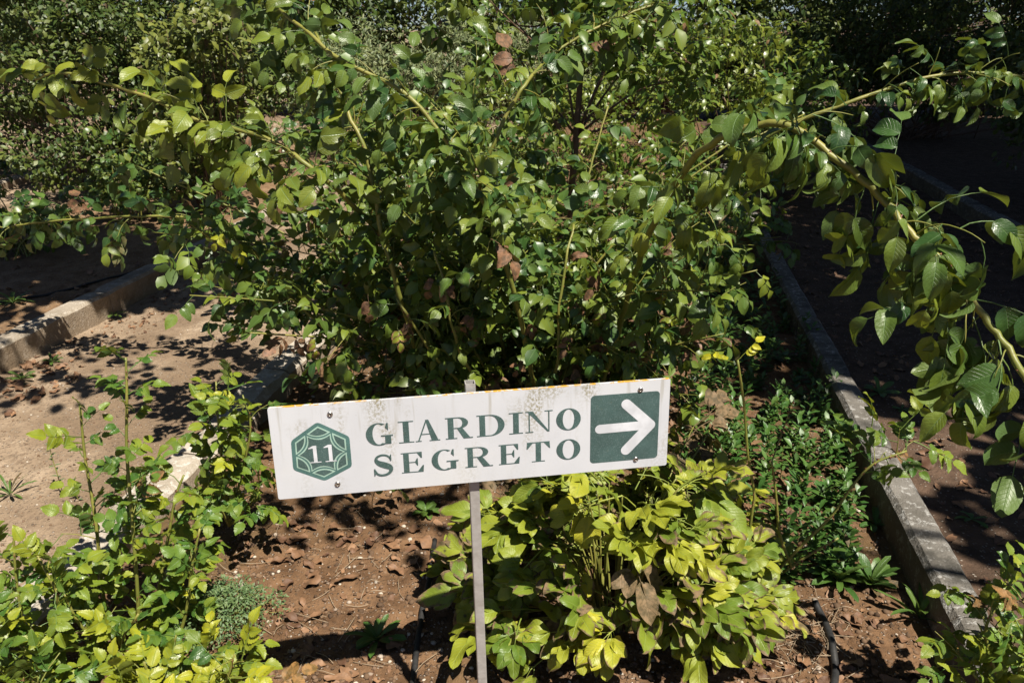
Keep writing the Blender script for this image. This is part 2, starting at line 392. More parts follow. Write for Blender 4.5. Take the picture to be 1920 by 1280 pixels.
def laterals(path, rng, root, leaves, n, t0, t1, length, lstep, mat, droop=.15, r=.0022, up=.3, **kw):
    for _ in range(n):
        t = rng.uniform(t0, t1); i = min(len(path) - 2, int(t * (len(path) - 1))); T = nrm(path[i + 1] - path[i])
        D = nrm(np.cross(T, rnd3(rng)) + T * rng.uniform(.2, .8) + np.array([0, 0, up])); Ln = length * rng.uniform(.5, 1.3); P = path[i].copy(); pts = [P]
        for q in range(5):
            D = nrm(D + np.array([0, 0, -droop]) + .15 * rnd3(rng)); P = P + D * Ln / 5; pts.append(P)
        pth = catmull(pts, 2); add_cane(root, pth, r, r * .5, mat, name='twig', sides=5)
        leaves_on(pth, rng, .15, 1.0, lstep, leaves, **kw)

# ------------------------------------------------------------------ ground
def build_ground():
    def axis(lo, hi, fa, fb, fine, far):
        a = list(np.arange(fa, fb + 1e-6, fine)); st = fine; x = fb
        while x < hi: st *= 1.35; x += st; a.append(min(x, hi))
        st = fine; x = fa; pre = []
        while x > lo: st *= 1.35; x -= st; pre.append(max(x, lo))
        return np.array(sorted(set(pre + a)))
    xs = axis(-250, 250, -2.9, 2.6, .022, 0); ys = axis(-60, 300, 1.2, 5.4, .022, 0)
    V = [(x, y, ground_h(x, y)) for y in ys for x in xs]; nx = len(xs)
    F = [(j * nx + i, j * nx + i + 1, (j + 1) * nx + i + 1, (j + 1) * nx + i) for j in range(len(ys) - 1) for i in range(nx - 1)]
    m = bpy.data.materials.new('garden earth'); k = NT(m); tc = k.n('ShaderNodeTexCoord'); P = tc.outputs['Object']
    dt = k.n('ShaderNodeVectorMath', operation='DOT_PRODUCT'); k.l(P, dt.inputs[0]); dt.inputs[1].default_value = tuple(KN)
    wig = k.math('MULTIPLY', k.math('SUBTRACT', k.noise(P, 2.2, 4), .5), .35)
    s = k.math('ADD', dt.outputs['Value'], wig)
    big = k.noise(P, 1.1, 4); mid_ = k.noise(P, 9, 5, .65); fine = k.noise(P, 70, 4, .7)
    path = k.mix(k.ramp(mid_, .3, .7), (.29, .21, .14), (.42, .32, .225))
    path = k.mix(k.ramp(big, .40, .58), path, (.22, .155, .10)); path = k.mix(k.math('MULTIPLY', k.ramp(k.noise(P, 28, 5, .75), .5, .64), .6), path, (.17, .12, .08))
    soil = k.mix(k.ramp(mid_, .3, .7), (.10, .054, .027), (.225, .130, .070))
    soil = k.mix(k.math('MULTIPLY', k.ramp(big, .5, .68), .6), soil, (.10, .075, .03))
    dk = k.mix(k.ramp(mid_, .3, .7), (.06, .038, .025), (.13, .082, .055))  # right path: dark brown soil, its colour also deepens the tree shade
    lb = k.mix(k.ramp(mid_, .3, .7), (.17, .10, .052), (.29, .19, .11))
    pm = k.math('SUBTRACT', 1.0, k.ramp(s, -1.75, -1.5))
    c = k.mix(pm, soil, path)
    c = k.mix(k.math('SUBTRACT', 1.0, k.ramp(dt.outputs['Value'], -3.05, -2.98)), c, lb)
    c = k.mix(k.math('SUBTRACT', 1.0, k.ramp(s, -4.9, -4.7)), c, path)
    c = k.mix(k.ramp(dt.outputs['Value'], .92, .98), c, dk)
    # grit: pale and dark grains
    vo = k.n('ShaderNodeTexVoronoi'); vo.inputs['Scale'].default_value = 95; k.l(P, vo.inputs['Vector'])
    sp = k.n('ShaderNodeSeparateColor'); k.l(vo.outputs['Color'], sp.inputs[0])
    gm = k.math('MULTIPLY', k.ramp(sp.outputs[0], .78, .86), k.math('SUBTRACT', 1.0, k.ramp(vo.outputs['Distance'], .25, .45)))
    c = k.mix(k.math('MULTIPLY', gm, .7), c, k.mix(sp.outputs[1], (.5, .44, .37), (.26, .19, .14)))
    dm = k.math('MULTIPLY', k.ramp(sp.outputs[2], .80, .88), k.math('SUBTRACT', 1.0, k.ramp(vo.outputs['Distance'], .25, .5)))
    c = k.mix(k.math('MULTIPLY', dm, .6), c, (.07, .05, .035))
    c = k.mix(k.math('MULTIPLY', k.ramp(fine, .52, .7), .35), c, (.11, .075, .05))
    p = k.n('ShaderNodeBsdfPrincipled'); k.l(c, p.inputs['Base Color']); p.inputs['Roughness'].default_value = .92; p.inputs['Specular IOR Level'].default_value = .2
    b = k.n('ShaderNodeBump'); b.inputs['Strength'].default_value = .9; b.inputs['Distance'].default_value = .012
    k.l(k.math('ADD', k.math('ADD', fine, k.math('MULTIPLY', gm, .6)), k.math('MULTIPLY', mid_, .5)), b.inputs['Height']); k.l(b.outputs[0], p.inputs['Normal']); k.out(p.outputs[0])
    o = link_mesh('ground', V, F, m); tag(o, 'sandy path and red brown garden soil with grit', 'ground', kind='structure')
build_ground()

# ------------------------------------------------------------------ kerbs
def stone_mat(name, a, b, lich, dirt, lamt=.8):
    m = bpy.data.materials.new(name); k = NT(m); tc = k.n('ShaderNodeTexCoord'); oi = k.n('ShaderNodeObjectInfo')
    ad = k.n('ShaderNodeVectorMath', operation='ADD'); g = k.n('ShaderNodeNewGeometry'); P = g.outputs['Position']
    c = k.mix(k.ramp(k.noise(P, 7, 5, .65), .3, .7), a, b)
    c = k.mix(k.math('MULTIPLY', k.ramp(k.noise(P, 34, 6, .75), .54, .60), lamt), c, lich)
    c = k.mix(k.math('MULTIPLY', k.ramp(k.noise(P, 4, 5, .7), .5, .68), .8), c, dirt)
    sz = k.n('ShaderNodeSeparateXYZ'); k.l(g.outputs['Normal'], sz.inputs[0])
    side = k.math('SUBTRACT', 1.0, k.ramp(sz.outputs[2], .2, .7))
    c = k.mix(k.math('MULTIPLY', side, .55), c, tuple(x * y for x, y in zip(b, (.62, .5, .38))))   # side faces mixed towards a darker brown
    p = k.n('ShaderNodeBsdfPrincipled'); k.l(c, p.inputs['Base Color']); p.inputs['Roughness'].default_value = .9; p.inputs['Specular IOR Level'].default_value = .25
    bb = k.n('ShaderNodeBump'); bb.inputs['Strength'].default_value = .8; bb.inputs['Distance'].default_value = .006
    k.l(k.math('ADD', k.noise(P, 45, 5, .7), k.noise(P, 160, 2)), bb.inputs['Height']); k.l(bb.outputs[0], p.inputs['Normal']); k.out(p.outputs[0]); return m
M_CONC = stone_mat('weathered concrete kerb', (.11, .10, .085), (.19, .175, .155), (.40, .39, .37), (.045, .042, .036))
M_CONL = stone_mat('brownish concrete kerb', (.27, .225, .17), (.37, .315, .25), (.52, .47, .40), (.14, .11, .075))  # concrete with a pale brown colour of its own
M_ROCK = stone_mat('rough limestone kerb', (.32, .27, .21), (.46, .41, .34), (.58, .55, .50), (.15, .12, .085))
def kerb(label, s0, s1, t0, t1, z0, z1, seg, mat, rough=.004, seed=1, gap=.006):
    rng = random.Random(seed); root = empty('garden_kerb', ks((s0 + s1) / 2, (t0 + t1) / 2, z0), label, 'kerb', None); base = np.array(root.location)
    t = t0
    while t < t1 - .05:
        L = min(seg * rng.uniform(.75, 1.25), t1 - t); n = max(4, int(L / .045)); V = []; F = []; j0 = rng.uniform(-1, 1) * rough; jz = rng.uniform(-1, 1) * rough
        W = s1 - s0; bev = min(.012 + rough, W * .2)
        prof = [(0, z0), (0, z0 + (z1 - z0) * .35), (0, z0 + (z1 - z0) * .7), (0, z1 - bev), (bev, z1), (W * .35, z1), (W * .65, z1), (W - bev, z1), (W, z1 - bev), (W, z0 + (z1 - z0) * .5), (W, z0)]
        for i in range(n + 1):
            tt = t + gap / 2 + (L - gap) * i / n; e = .006 if i in (0, n) else 0
            for a, z in prof:
                p = ks(s0 + a + (e if a < W / 2 else -e) + j0, tt, z - (e if z > z1 - .02 else 0) + jz)
                nv = noise.noise_vector(p * 9) * rough + noise.noise_vector(p * 31) * rough * .5
                V.append(p + np.array(nv) - base)
        m = len(prof)
        for i in range(n):
            for j in range(m - 1): F.append((i * m + j, (i + 1) * m + j, (i + 1) * m + j + 1, i * m + j + 1))
        F.append(tuple(range(m))); F.append(tuple(n * m + j for j in range(m - 1, -1, -1)))
        link_mesh('kerb_stone', V, F, mat, root, smooth=False); t += L
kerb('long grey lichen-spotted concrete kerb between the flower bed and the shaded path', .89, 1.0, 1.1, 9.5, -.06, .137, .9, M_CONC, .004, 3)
kerb('pale brownish concrete kerb across the sandy path from the sign', -3.075, -2.95, 2.2, 9.2, -.02, .19, .75, M_CONL, .004, 5)
kerb('rough pale limestone edging between sandy path and the front rose bed', -1.72, -1.56, 1.0, 3.85, -.06, .095, .42, M_ROCK, .013, 7, .012)
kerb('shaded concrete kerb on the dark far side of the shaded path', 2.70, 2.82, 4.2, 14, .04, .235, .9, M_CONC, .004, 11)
kerb('low buff concrete kerb with pink flowers behind it', -6.36, -6.22, 6.0, 10.5, -.04, .17, .55, M_CONL, .004, 13)

# ------------------------------------------------------------------ direction sign
def build_sign():
    W, H, TH = .789, .1934, .006; yaw, lean, roll = .1506, -.0603, .0096
    M = Matrix.Translation((-.0687, 1.4, .8394)) @ Matrix.Rotation(yaw, 4, 'Z') @ Matrix.Rotation(lean, 4, 'X') @ Matrix.Rotation(-roll, 4, 'Y')
    # local sign frame: x right, z up, front is -y
    gx, gy = -.0687, 1.42
    root = empty('direction_sign', (gx, gy, 0), 'white sign reading GIARDINO SEGRETO with number 11 and arrow on grey post', 'sign')
    Minv = Matrix.Translation((-gx, -gy, 0)) @ M
    def put(name, V, F, mat, parent=None, smooth=False, label=None):
        Q = [tuple(Minv @ Vector(v)) for v in V]
        o = link_mesh(name, Q, F, mat, parent or root, smooth=smooth)
        if label: o['label'] = label
        return o
    # materials
    wm = bpy.data.materials.new('weathered white sign face'); k = NT(wm); g = k.n('ShaderNodeNewGeometry'); at_ = k.n('ShaderNodeAttribute', attribute_name='loc'); P = at_.outputs['Vector']
    sx = k.n('ShaderNodeSeparateXYZ'); k.l(P, sx.inputs[0])
    c = k.mix(k.ramp(k.noise(P, 7, 3), .3, .7), (.55, .565, .60), (.61, .625, .66))
    st = k.n('ShaderNodeVectorMath', operation='MULTIPLY'); k.l(P, st.inputs[0]); st.inputs[1].default_value = (1.0, 1.0, .35)
    patch = k.ramp(k.noise(st.outputs[0], 14, 3, .55), .50, .70)
    topw = k.math('ADD', k.math('MULTIPLY', k.ramp(sx.outputs[2], -.09, .095), .75), .22)
    speck = k.ramp(k.noise(P, 170, 5, .75), .44, .58)
    c = k.mix(k.math('MULTIPLY', k.math('MULTIPLY', patch, topw), k.math('MULTIPLY', speck, .95)), c, (.25, .22, .12))
    c = k.mix(k.math('MULTIPLY', k.ramp(k.noise(P, 330, 2), .70, .74), .55), c, (.2, .17, .12))
    c = k.mix(k.math('MULTIPLY', k.ramp(k.noise(P, 3.2, 4), .5, .75), .25), c, (.62, .60, .52))
    sv = k.n('ShaderNodeVectorMath', operation='MULTIPLY'); k.l(P, sv.inputs[0]); sv.inputs[1].default_value = (1.0, 1.0, .07)
    c = k.mix(k.math('MULTIPLY', k.math('MULTIPLY', k.ramp(k.noise(sv.outputs[0], 60, 3, .6), .56, .74), k.ramp(sx.outputs[2], -.06, .09)), .45), c, (.30, .27, .19))
    li = k.math('MULTIPLY', k.ramp(sx.outputs[2], .0945, .0964), k.ramp(k.noise(P, 55, 4, .7), .47, .56))
    li = k.math('MULTIPLY', li, k.ramp(k.noise(P, 6, 2), .36, .5))
    c = k.mix(li, c, k.mix(k.noise(P, 200, 2), (.62, .27, .02), (.75, .45, .06)))
    p = k.n('ShaderNodeBsdfPrincipled'); k.l(c, p.inputs['Base Color']); p.inputs['Roughness'].default_value = .42; p.inputs['Specular IOR Level'].default_value = .4
    b = k.n('ShaderNodeBump'); b.inputs['Strength'].default_value = .12; b.inputs['Distance'].default_value = .001; k.l(k.noise(P, 250, 3), b.inputs['Height']); k.l(b.outputs[0], p.inputs['Normal']); k.out(p.outputs[0])
    def ink(name, col, pale, amt=.30):
        m = bpy.data.materials.new(name); k = NT(m); g = k.n('ShaderNodeNewGeometry'); P = g.outputs['Position']
        c = k.mix(k.ramp(k.noise(P, 26, 4), .35, .7), col, tuple(x * 1.3 for x in col))
        c = k.mix(k.math('MULTIPLY', k.ramp(k.noise(P, 520, 3, .7), .52, .68), amt), c, pale)
        c = k.mix(k.math('MULTIPLY', k.ramp(k.noise(P, 60, 5, .7), .62, .72), .35), c, (.18, .15, .07))
        p = k.n('ShaderNodeBsdfPrincipled'); k.l(c, p.inputs['Base Color']); p.inputs['Roughness'].default_value = .5; k.out(p.outputs[0]); return m
    green = ink('faded dark green print', (.047, .088, .083), (.36, .46, .46)); mint = ink('pale mint print', (.30, .44, .37), (.45, .6, .53), .2)
    rim = ink('teal print', (.06, .135, .125), (.26, .38, .36), .25); white = ink('white print', (.55, .565, .60), (.61, .625, .66), .1)
    alu = simple_mat('weathered aluminium', (.36, .34, .32), (.47, .45, .43), 30, .5, .25, metal=.3)
    steel = simple_mat('steel rivet', (.50, .47, .43), (.62, .59, .55), 60, .32, .1, metal=1.0)
    black = simple_mat('black rivet hole', (.012, .012, .012), (.02, .02, .02), 40, .6, .1)
    # panel with rounded corners
    out = []; rr = .004
    for cx, cz, a0 in ((W / 2 - rr, H / 2 - rr, 0), (-W / 2 + rr, H / 2 - rr, 90), (-W / 2 + rr, -H / 2 + rr, 180), (W / 2 - rr, -H / 2 + rr, 270)):
        for q in range(4): a = R_(a0 + q * 30); out.append((cx + rr * math.cos(a), cz + rr * math.sin(a)))
    bm = bmesh.new(); fr = [bm.verts.new((x, 0, z)) for x, z in out]; bk = [bm.verts.new((x, TH, z)) for x, z in out]; n = len(out)
    bm.faces.new(fr[::-1]); bm.faces.new(bk)
    for i in range(n): bm.faces.new((fr[i], fr[(i + 1) % n], bk[(i + 1) % n], bk[i]))
    bmesh.ops.recalc_face_normals(bm, faces=bm.faces); bm.verts.index_update()
    VV = [v.co.copy() for v in bm.verts]; FF = [[v.index for v in f.verts] for f in bm.faces]; bm.free()
    pan = put('sign_panel', VV, FF, wm); la = pan.data.attributes.new('loc', 'FLOAT_VECTOR', 'POINT')
    la.data.foreach_set('vector', np.array([tuple(v) for v in VV], np.float32).ravel())
    # print: flat pieces a hair above the panel
    def flat(name, polys, y, mat, parent=None, label=None, dy=.00004):
        V = []; F = []
        for i, poly in enumerate(polys):
            a = sum(poly[j][0] * poly[(j + 1) % len(poly)][1] - poly[(j + 1) % len(poly)][0] * poly[j][1] for j in range(len(poly)))
            if a < 0: poly = poly[::-1]
            F.append(tuple(len(V) + j for j in range(len(poly)))); V += [(x, -(y + i * dy), z) for x, z in poly]
        return put(name, V, F, mat, parent, label=label)
    def ring(cx, cz, ax, az, bx, bz, a0=0, a1=360, n=44, ox=0):
        ps = []
        for i in range(n):
            q0, q1 = R_(a0 + (a1 - a0) * i / n), R_(a0 + (a1 - a0) * (i + 1) / n)
            ps.append([(cx + ax * math.cos(q0), cz + az * math.sin(q0)), (cx + ax * math.cos(q1), cz + az * math.sin(q1)), (cx + ox + bx * math.cos(q1), cz + bz * math.sin(q1)), (cx + ox + bx * math.cos(q0), cz + bz * math.sin(q0))])
        return ps
    def rect(x0, z0, x1, z1): return [(x0, z0), (x1, z0), (x1, z1), (x0, z1)]
    h = .045
    def glyph(ch, w):                     # unit height, width w
        S = .25; out = []
        if ch == 'I': out = [rect(w / 2 - S / 2, 0, w / 2 + S / 2, 1), rect(0, 0, w, h), rect(0, 1 - h, w, 1)]
        elif ch == 'O': out = ring(w / 2, .5, w / 2, .515, w / 2 - .29, .47)
        elif ch == 'G':
            out = ring(w * .47, .5, w * .47, .515, w * .47 - .28, .47, 58, 300, 40)
            out += [rect(w * .70, .04, w * .70 + S, .42), rect(w * .55, .40, w, .40 + h), [(w * .72, .80), (w * .83, .66), (w * .83, 1.0), (w * .775, 1.0), (w * .75, .93)], ]
            out += [[(w * .47, -.015), (w * .62, .0), (w * .72, .05), (w * .72, .11), (w * .6, .045), (w * .47, .03)]]
        elif ch == 'D': out = [rect(w * .10, 0, w * .10 + S, 1), rect(0, 0, w * .5, h), rect(0, 1 - h, w * .5, 1)] + ring(w * .48, .5, w * .52, .5, w * .52 - .28, .5 - h, -90, 90, 26)
        elif ch == 'E':
            out = [rect(w * .10, 0, w * .10 + S, 1), rect(0, 0, w * .97, h), rect(0, 1 - h, w * .93, 1), rect(w * .3, .485, w * .70, .485 + h),
                   [(w * .93, 1), (w * .93, .70), (w * .88, .70), (w * .70, .97)], [(w, .34), (w * .95, .34), (w * .70, .02), (w * .97, 0)], [(w * .70, .33), (w * .74, .33), (w * .74, .70), (w * .70, .70), (w * .60, .51)]]
        elif ch == 'T': out = [rect(w / 2 - S / 2, 0, w / 2 + S / 2, 1), rect(w * .22, 0, w * .78, h), rect(.02, 1 - h, w - .02, 1), [(0, .66), (.04, .66), (w * .28, .97), (.03, 1)], [(w, .66), (w - .03, 1), (w * .72, .97), (w - .04, .66)]]
        elif ch == 'R':
            out = [rect(w * .09, 0, w * .09 + S, 1), rect(0, 0, w * .42, h), rect(0, 1 - h, w * .5, 1), rect(w * .25, .47, w * .5, .47 + h)] + ring(w * .48, .735, w * .36, .265, w * .36 - .25, .265 - h, -90, 90, 22)
            out += [[(w * .42, .50), (w * .62, .50), (w * .90, .03), (w * .66, .0)], rect(w * .66, 0, w, h)]
        elif ch == 'A': out = [[(w * .08, 0), (w * .14, 0), (w * .50, 1), (w * .44, 1)], [(w * .42, 1), (w * .55, 1), (w * .94, 0), (w * .66, 0)], rect(w * .2, .31, w * .68, .31 + h), rect(0, 0, w * .24, h), rect(w * .56, 0, w, h)]
        elif ch == 'N': out = [rect(w * .12, 0, w * .165, 1), [(w * .06, 1), (w * .27, 1), (w * .88, 0), (w * .80, 0)], rect(w * .835, 0, w * .88, 1), rect(0, 0, w * .29, h), rect(0, 1 - h, w * .2, 1), rect(w * .70, 1 - h, w, 1)]
        elif ch == 'S':
            cp = catmull([(w * .84, .78), (w * .70, .93), (w * .45, .985), (w * .22, .90), (w * .17, .74), (w * .30, .60), (w * .55, .49), (w * .78, .38), (w * .83, .22), (w * .68, .06), (w * .42, .005), (w * .2, .08), (w * .08, .26)], 6)
            n = len(cp); wd = [.03 + .10 * math.exp(-((i / (n - 1) - .5) / .17) ** 2) + .015 for i in range(n)]; T = np.gradient(cp, axis=0)
            for i in range(n - 1):
                q = []
                for j, sg in ((i, 1), (i + 1, 1), (i + 1, -1), (i, -1)):
                    t = T[j] / np.linalg.norm(T[j]); q.append(tuple(cp[j] + sg * wd[j] * np.array([-t[1], t[0]])))
                out.append(q)
            out += [[(w * .82, .70), (w * .88, .70), (w * .88, 1.0), (w * .84, 1.0), (w * .78, .86)], [(w * .04, 0), (w * .08, 0), (w * .14, .12), (w * .10, .34), (w * .04, .34)]]
        elif ch == '1': out = [rect(w * .38, 0, w * .38 + .19, 1), rect(w * .05, 0, w, .05), [(w * .38, 1), (w * .0, .88), (w * .0, .83), (w * .38, .85)]]
        return out
    row1 = [('G', -216.7, -164.4), ('I', -154.1, -124.3), ('A', -121.5, -73.5), ('R', -62.5, -8.7), ('D', -.7, 55), ('I', 63.9, 91.9), ('N', 96.7, 152.5), ('O', 159.5, 209.9)]
    row2 = [('S', -207.9, -166.2), ('E', -152.5, -108.2), ('G', -92.7, -39.1), ('R', -26.2, 29.8), ('E', 41.9, 84.5), ('T', 98.4, 146.9), ('O', 159.9, 209.4)]
    for row, z0, z1 in ((row1, .0025, .0485), (row2, -.0630, -.0190)):
        hh = z1 - z0
        for ch, a, b2 in row:
            polys = [[(a / 1000 + x * hh, z0 + z * hh) for x, z in q] for q in glyph(ch, (b2 - a) / 1000 / hh)]
            flat('letter', polys, .0004, green, pan, dy=.000012)
    # arrow square
    sq = []; x0, x1, z0, z1, rr = .230, .3735, -.0775, .072, .008
    for cx, cz, a0 in ((x1 - rr, z1 - rr, 0), (x0 + rr, z1 - rr, 90), (x0 + rr, z0 + rr, 180), (x1 - rr, z0 + rr, 270)):
        for q in range(6): a = R_(a0 + q * 18); sq.append((cx + rr * math.cos(a), cz + rr * math.sin(a)))
    sqo = flat('arrow_square', [sq], .0003, green, pan)
    def stroke(p, q, r):
        a = math.atan2(q[1] - p[1], q[0] - p[0]); ps = []
        for c, s0 in ((p, 90), (q, -90)):
            for i in range(11): t = a + R_(s0 + i * 18); ps.append((c[0] + r * math.cos(t), c[1] + r * math.sin(t)))
        return ps
    flat('arrow', [stroke((.2495, -.002), (.350, -.001), .0098), stroke((.304, .0485), (.3555, -.001), .0106), stroke((.3055, -.0535), (.3555, -.001), .0106)], .0007, white, sqo, dy=.00003)
    # hexagon emblem with six shell cells round a number
    hc = np.array([-.3045, -.0035]); vs = [np.array(q) / 1000 for q in ((-306, 61.1), (-248.1, 25.6), (-248.2, -38.8), (-302.9, -64.9), (-360.1, -35.5), (-358.3, 25.9))]
    def rounded(poly, f):
        o2 = []; m = len(poly)
        for i in range(m):
            p0, p1, p2 = (np.array(poly[(i + d) % m]) for d in (-1, 0, 1))
            a, b2 = p1 + (p0 - p1) * f, p1 + (p2 - p1) * f
            for t in (0, .33, .67, 1): o2.append(tuple((1 - t) ** 2 * a + 2 * t * (1 - t) * p1 + t * t * b2))
        return o2
    emb = flat('emblem', [rounded(vs, .10)], .0003, rim, pan)
    ins = [hc + (v - hc) * .885 for v in vs]; mids = [ins[i] * .52 + ins[(i + 1) % 6] * .48 for i in range(6)]
    def inset(poly, d):
        m = len(poly); P = [np.array(q) for q in poly]; ar = sum(P[j][0] * P[(j + 1) % m][1] - P[(j + 1) % m][0] * P[j][1] for j in range(m))
        o2 = []
        for i in range(m):
            a, b2, c2 = P[i - 1], P[i], P[(i + 1) % m]; e1 = nrm(b2 - a); e2 = nrm(c2 - b2); sg = 1 if ar > 0 else -1
            n1 = np.array([-e1[1], e1[0]]) * sg; n2 = np.array([-e2[1], e2[0]]) * sg; bb = nrm(n1 + n2); o2.append(tuple(b2 + bb * d / max(.45, bb @ n1)))
        return o2
    def arc(a, b2, pull, n=9):
        mm = (a + b2) / 2; c2 = mm + (hc - mm) * pull; return [tuple((1 - t) ** 2 * a + 2 * t * (1 - t) * c2 + t * t * b2) for t in np.linspace(0, 1, n)]
    for i in range(6):
        a, b2 = mids[i], mids[i - 1]; v = ins[i]
        cell = [tuple(v)] + arc(a, b2, .42)
        cell = inset(cell, .0011); cm = flat('emblem_cell', [rounded(cell, .12) if False else cell], .0006, mint, emb); flat('emblem_fill', [inset(cell, .0027)], .0009, green, pan)
    core = []
    for i in range(6): core += arc(mids[i - 1], mids[i], .42)[:-1]
    core = [tuple(hc + (np.array(q) - hc) * .93) for q in core]
    def fan(poly, y, mat, par, nm):
        V = [(hc[0], -y, hc[1])] + [(x, -y, z) for x, z in poly]; m = len(poly); F = [(0, 1 + (i + 1) % m, 1 + i) for i in range(m)]
        return put(nm, V, F, mat, par)
    fan(core, .0007, mint, emb, 'emblem_core'); fan([tuple(hc + (np.array(q) - hc) * .91) for q in core], .0010, green, emb, 'emblem_core_fill')
    for x in (-.3275, -.2985):
        flat('digit', [[(x + q[0] * .036, -.0235 + q[1] * .036) for q in g2] for g2 in glyph('1', .62)], .0013, white, emb)
    # rivets
    for x, z in ((-.2805, .0752), (-.2791, -.074), (.3324, .0773), (.3273, -.0764)):
        V = []; F = []; prof = [(.0058, 0), (.0056, .0012), (.0044, .0024), (.0026, .0028), (.0020, .0022), (.0018, .0012)]
        for r, y in prof:
            for i in range(18): a = 2 * math.pi * i / 18; V.append((x + r * math.cos(a), -(.0002 + y), z + r * math.sin(a)))
        for j in range(len(prof) - 1):
            for i in range(18): F.append((j * 18 + i, j * 18 + (i + 1) % 18, (j + 1) * 18 + (i + 1) % 18, (j + 1) * 18 + i))
        rv = put('rivet', V, F, steel, smooth=True)
        put('rivet_hole', [(x + .0021 * math.cos(2 * math.pi * i / 14), -.0016, z + .0021 * math.sin(2 * math.pi * i / 14)) for i in range(14)], [tuple(range(13, -1, -1))], black, rv)
    # two flat rails behind the panel and the hollow square post
    for z in (.055, -.055):
        V = [(a, b2, z + c2) for a in (-.33, .35) for b2 in (TH + .0005, TH + .0115) for c2 in (-.012, .012)]
        put('back_rail', V, [(0, 1, 3, 2), (4, 6, 7, 5), (0, 4, 5, 1), (2, 3, 7, 6), (0, 2, 6, 4), (1, 5, 7, 3)], alu)
    top = at(881, 716, 1.432); bot = at(905, 1300, 1.385); d = bot - top; bot = top + d * ((top[2] + .15) / -d[2]); hw = .0102; iw = .0083
    V = []; F = []
    X = np.array([math.cos(yaw), math.sin(yaw), 0]); Y = np.array([-math.sin(yaw), math.cos(yaw), 0])
    def sqr(c, w, r=.0018):
        o2 = []
        for sx_, sy_, a0 in ((1, 1, 0), (-1, 1, 90), (-1, -1, 180), (1, -1, 270)):
            for q in range(3): a = R_(a0 + 45 * q); o2.append(c + X * (sx_ * (w - r) + r * math.cos(a)) + Y * (sy_ * (w - r) + r * math.sin(a)))
        return o2
    nn = 14
    for i in range(nn + 1): V += sqr(top + (bot - top) * i / nn, hw)
    k0 = len(V); V += sqr(top, iw, .001) + sqr(top + (bot - top) * .12, iw, .001)
    for i in range(nn):
        for j in range(12): F.append((i * 12 + j, (i + 1) * 12 + j, (i + 1) * 12 + (j + 1) % 12, i * 12 + (j + 1) % 12))
    for j in range(12):
        j2 = (j + 1) % 12; F.append((j, j2, k0 + j2, k0 + j)); F.append((k0 + j, k0 + j2, k0 + 12 + j2, k0 + 12 + j))
    F.append(tuple(k0 + 12 + j for j in range(12)))
    base = np.array(root.location); po = link_mesh('post', [v - base for v in V], F, alu, root, smooth=False)
build_sign()

# ------------------------------------------------------------------ rose bushes
def px_path(pts, per=6): return catmull([at(*p) for p in pts], per)
def rose_auto(root, rng, leaves, n, H, spread, az=(0, 6.283), lat=4, lstep=.055, size=1.0, yel=.1, mat=CANE, r0=.007, pb=.04, droop=.2, llen=.28, h0=.45, base_r=.08, ysd=.12):
    b = np.array(root.location)
    for _ in range(n):
        a = rng.uniform(*az); h = H * rng.uniform(h0, 1.05); s = spread * rng.uniform(.25, 1.1); D = np.array([math.cos(a), math.sin(a), 0]); p0 = b + np.array([rng.uniform(-1, 1), rng.uniform(-1, 1), 0]) * base_r
        p0[2] = ground_h(p0[0], p0[1]) - .02; k = rng.uniform(.9, 1.4); pts = []
        sd = np.array([-D[1], D[0], 0]) * rng.uniform(-.2, .2) * s
        for t in np.linspace(0, 1, 6): pts.append(p0 + D * s * t ** 1.35 + sd * t * t + np.array([0, 0, h * (k * 1.25 * t - (k * 1.25 - 1) * t * t)]) + .02 * rnd3(rng))
        pth = catmull(pts, 4); rr = r0 * rng.uniform(.6, 1.15); add_cane(root, pth, rr, rr * .4, mat, thorns=8, rng=rng)
        kw = dict(size=size, yel=yel + rng.uniform(-.06, .10), pb=pb, droop=droop, ysd=ysd)
        leaves_on(pth, rng, .3, 1.0, lstep * 1.1, leaves, **kw)
        laterals(pth, rng, root, leaves, lat, .25, .98, llen, lstep, mat, **kw)

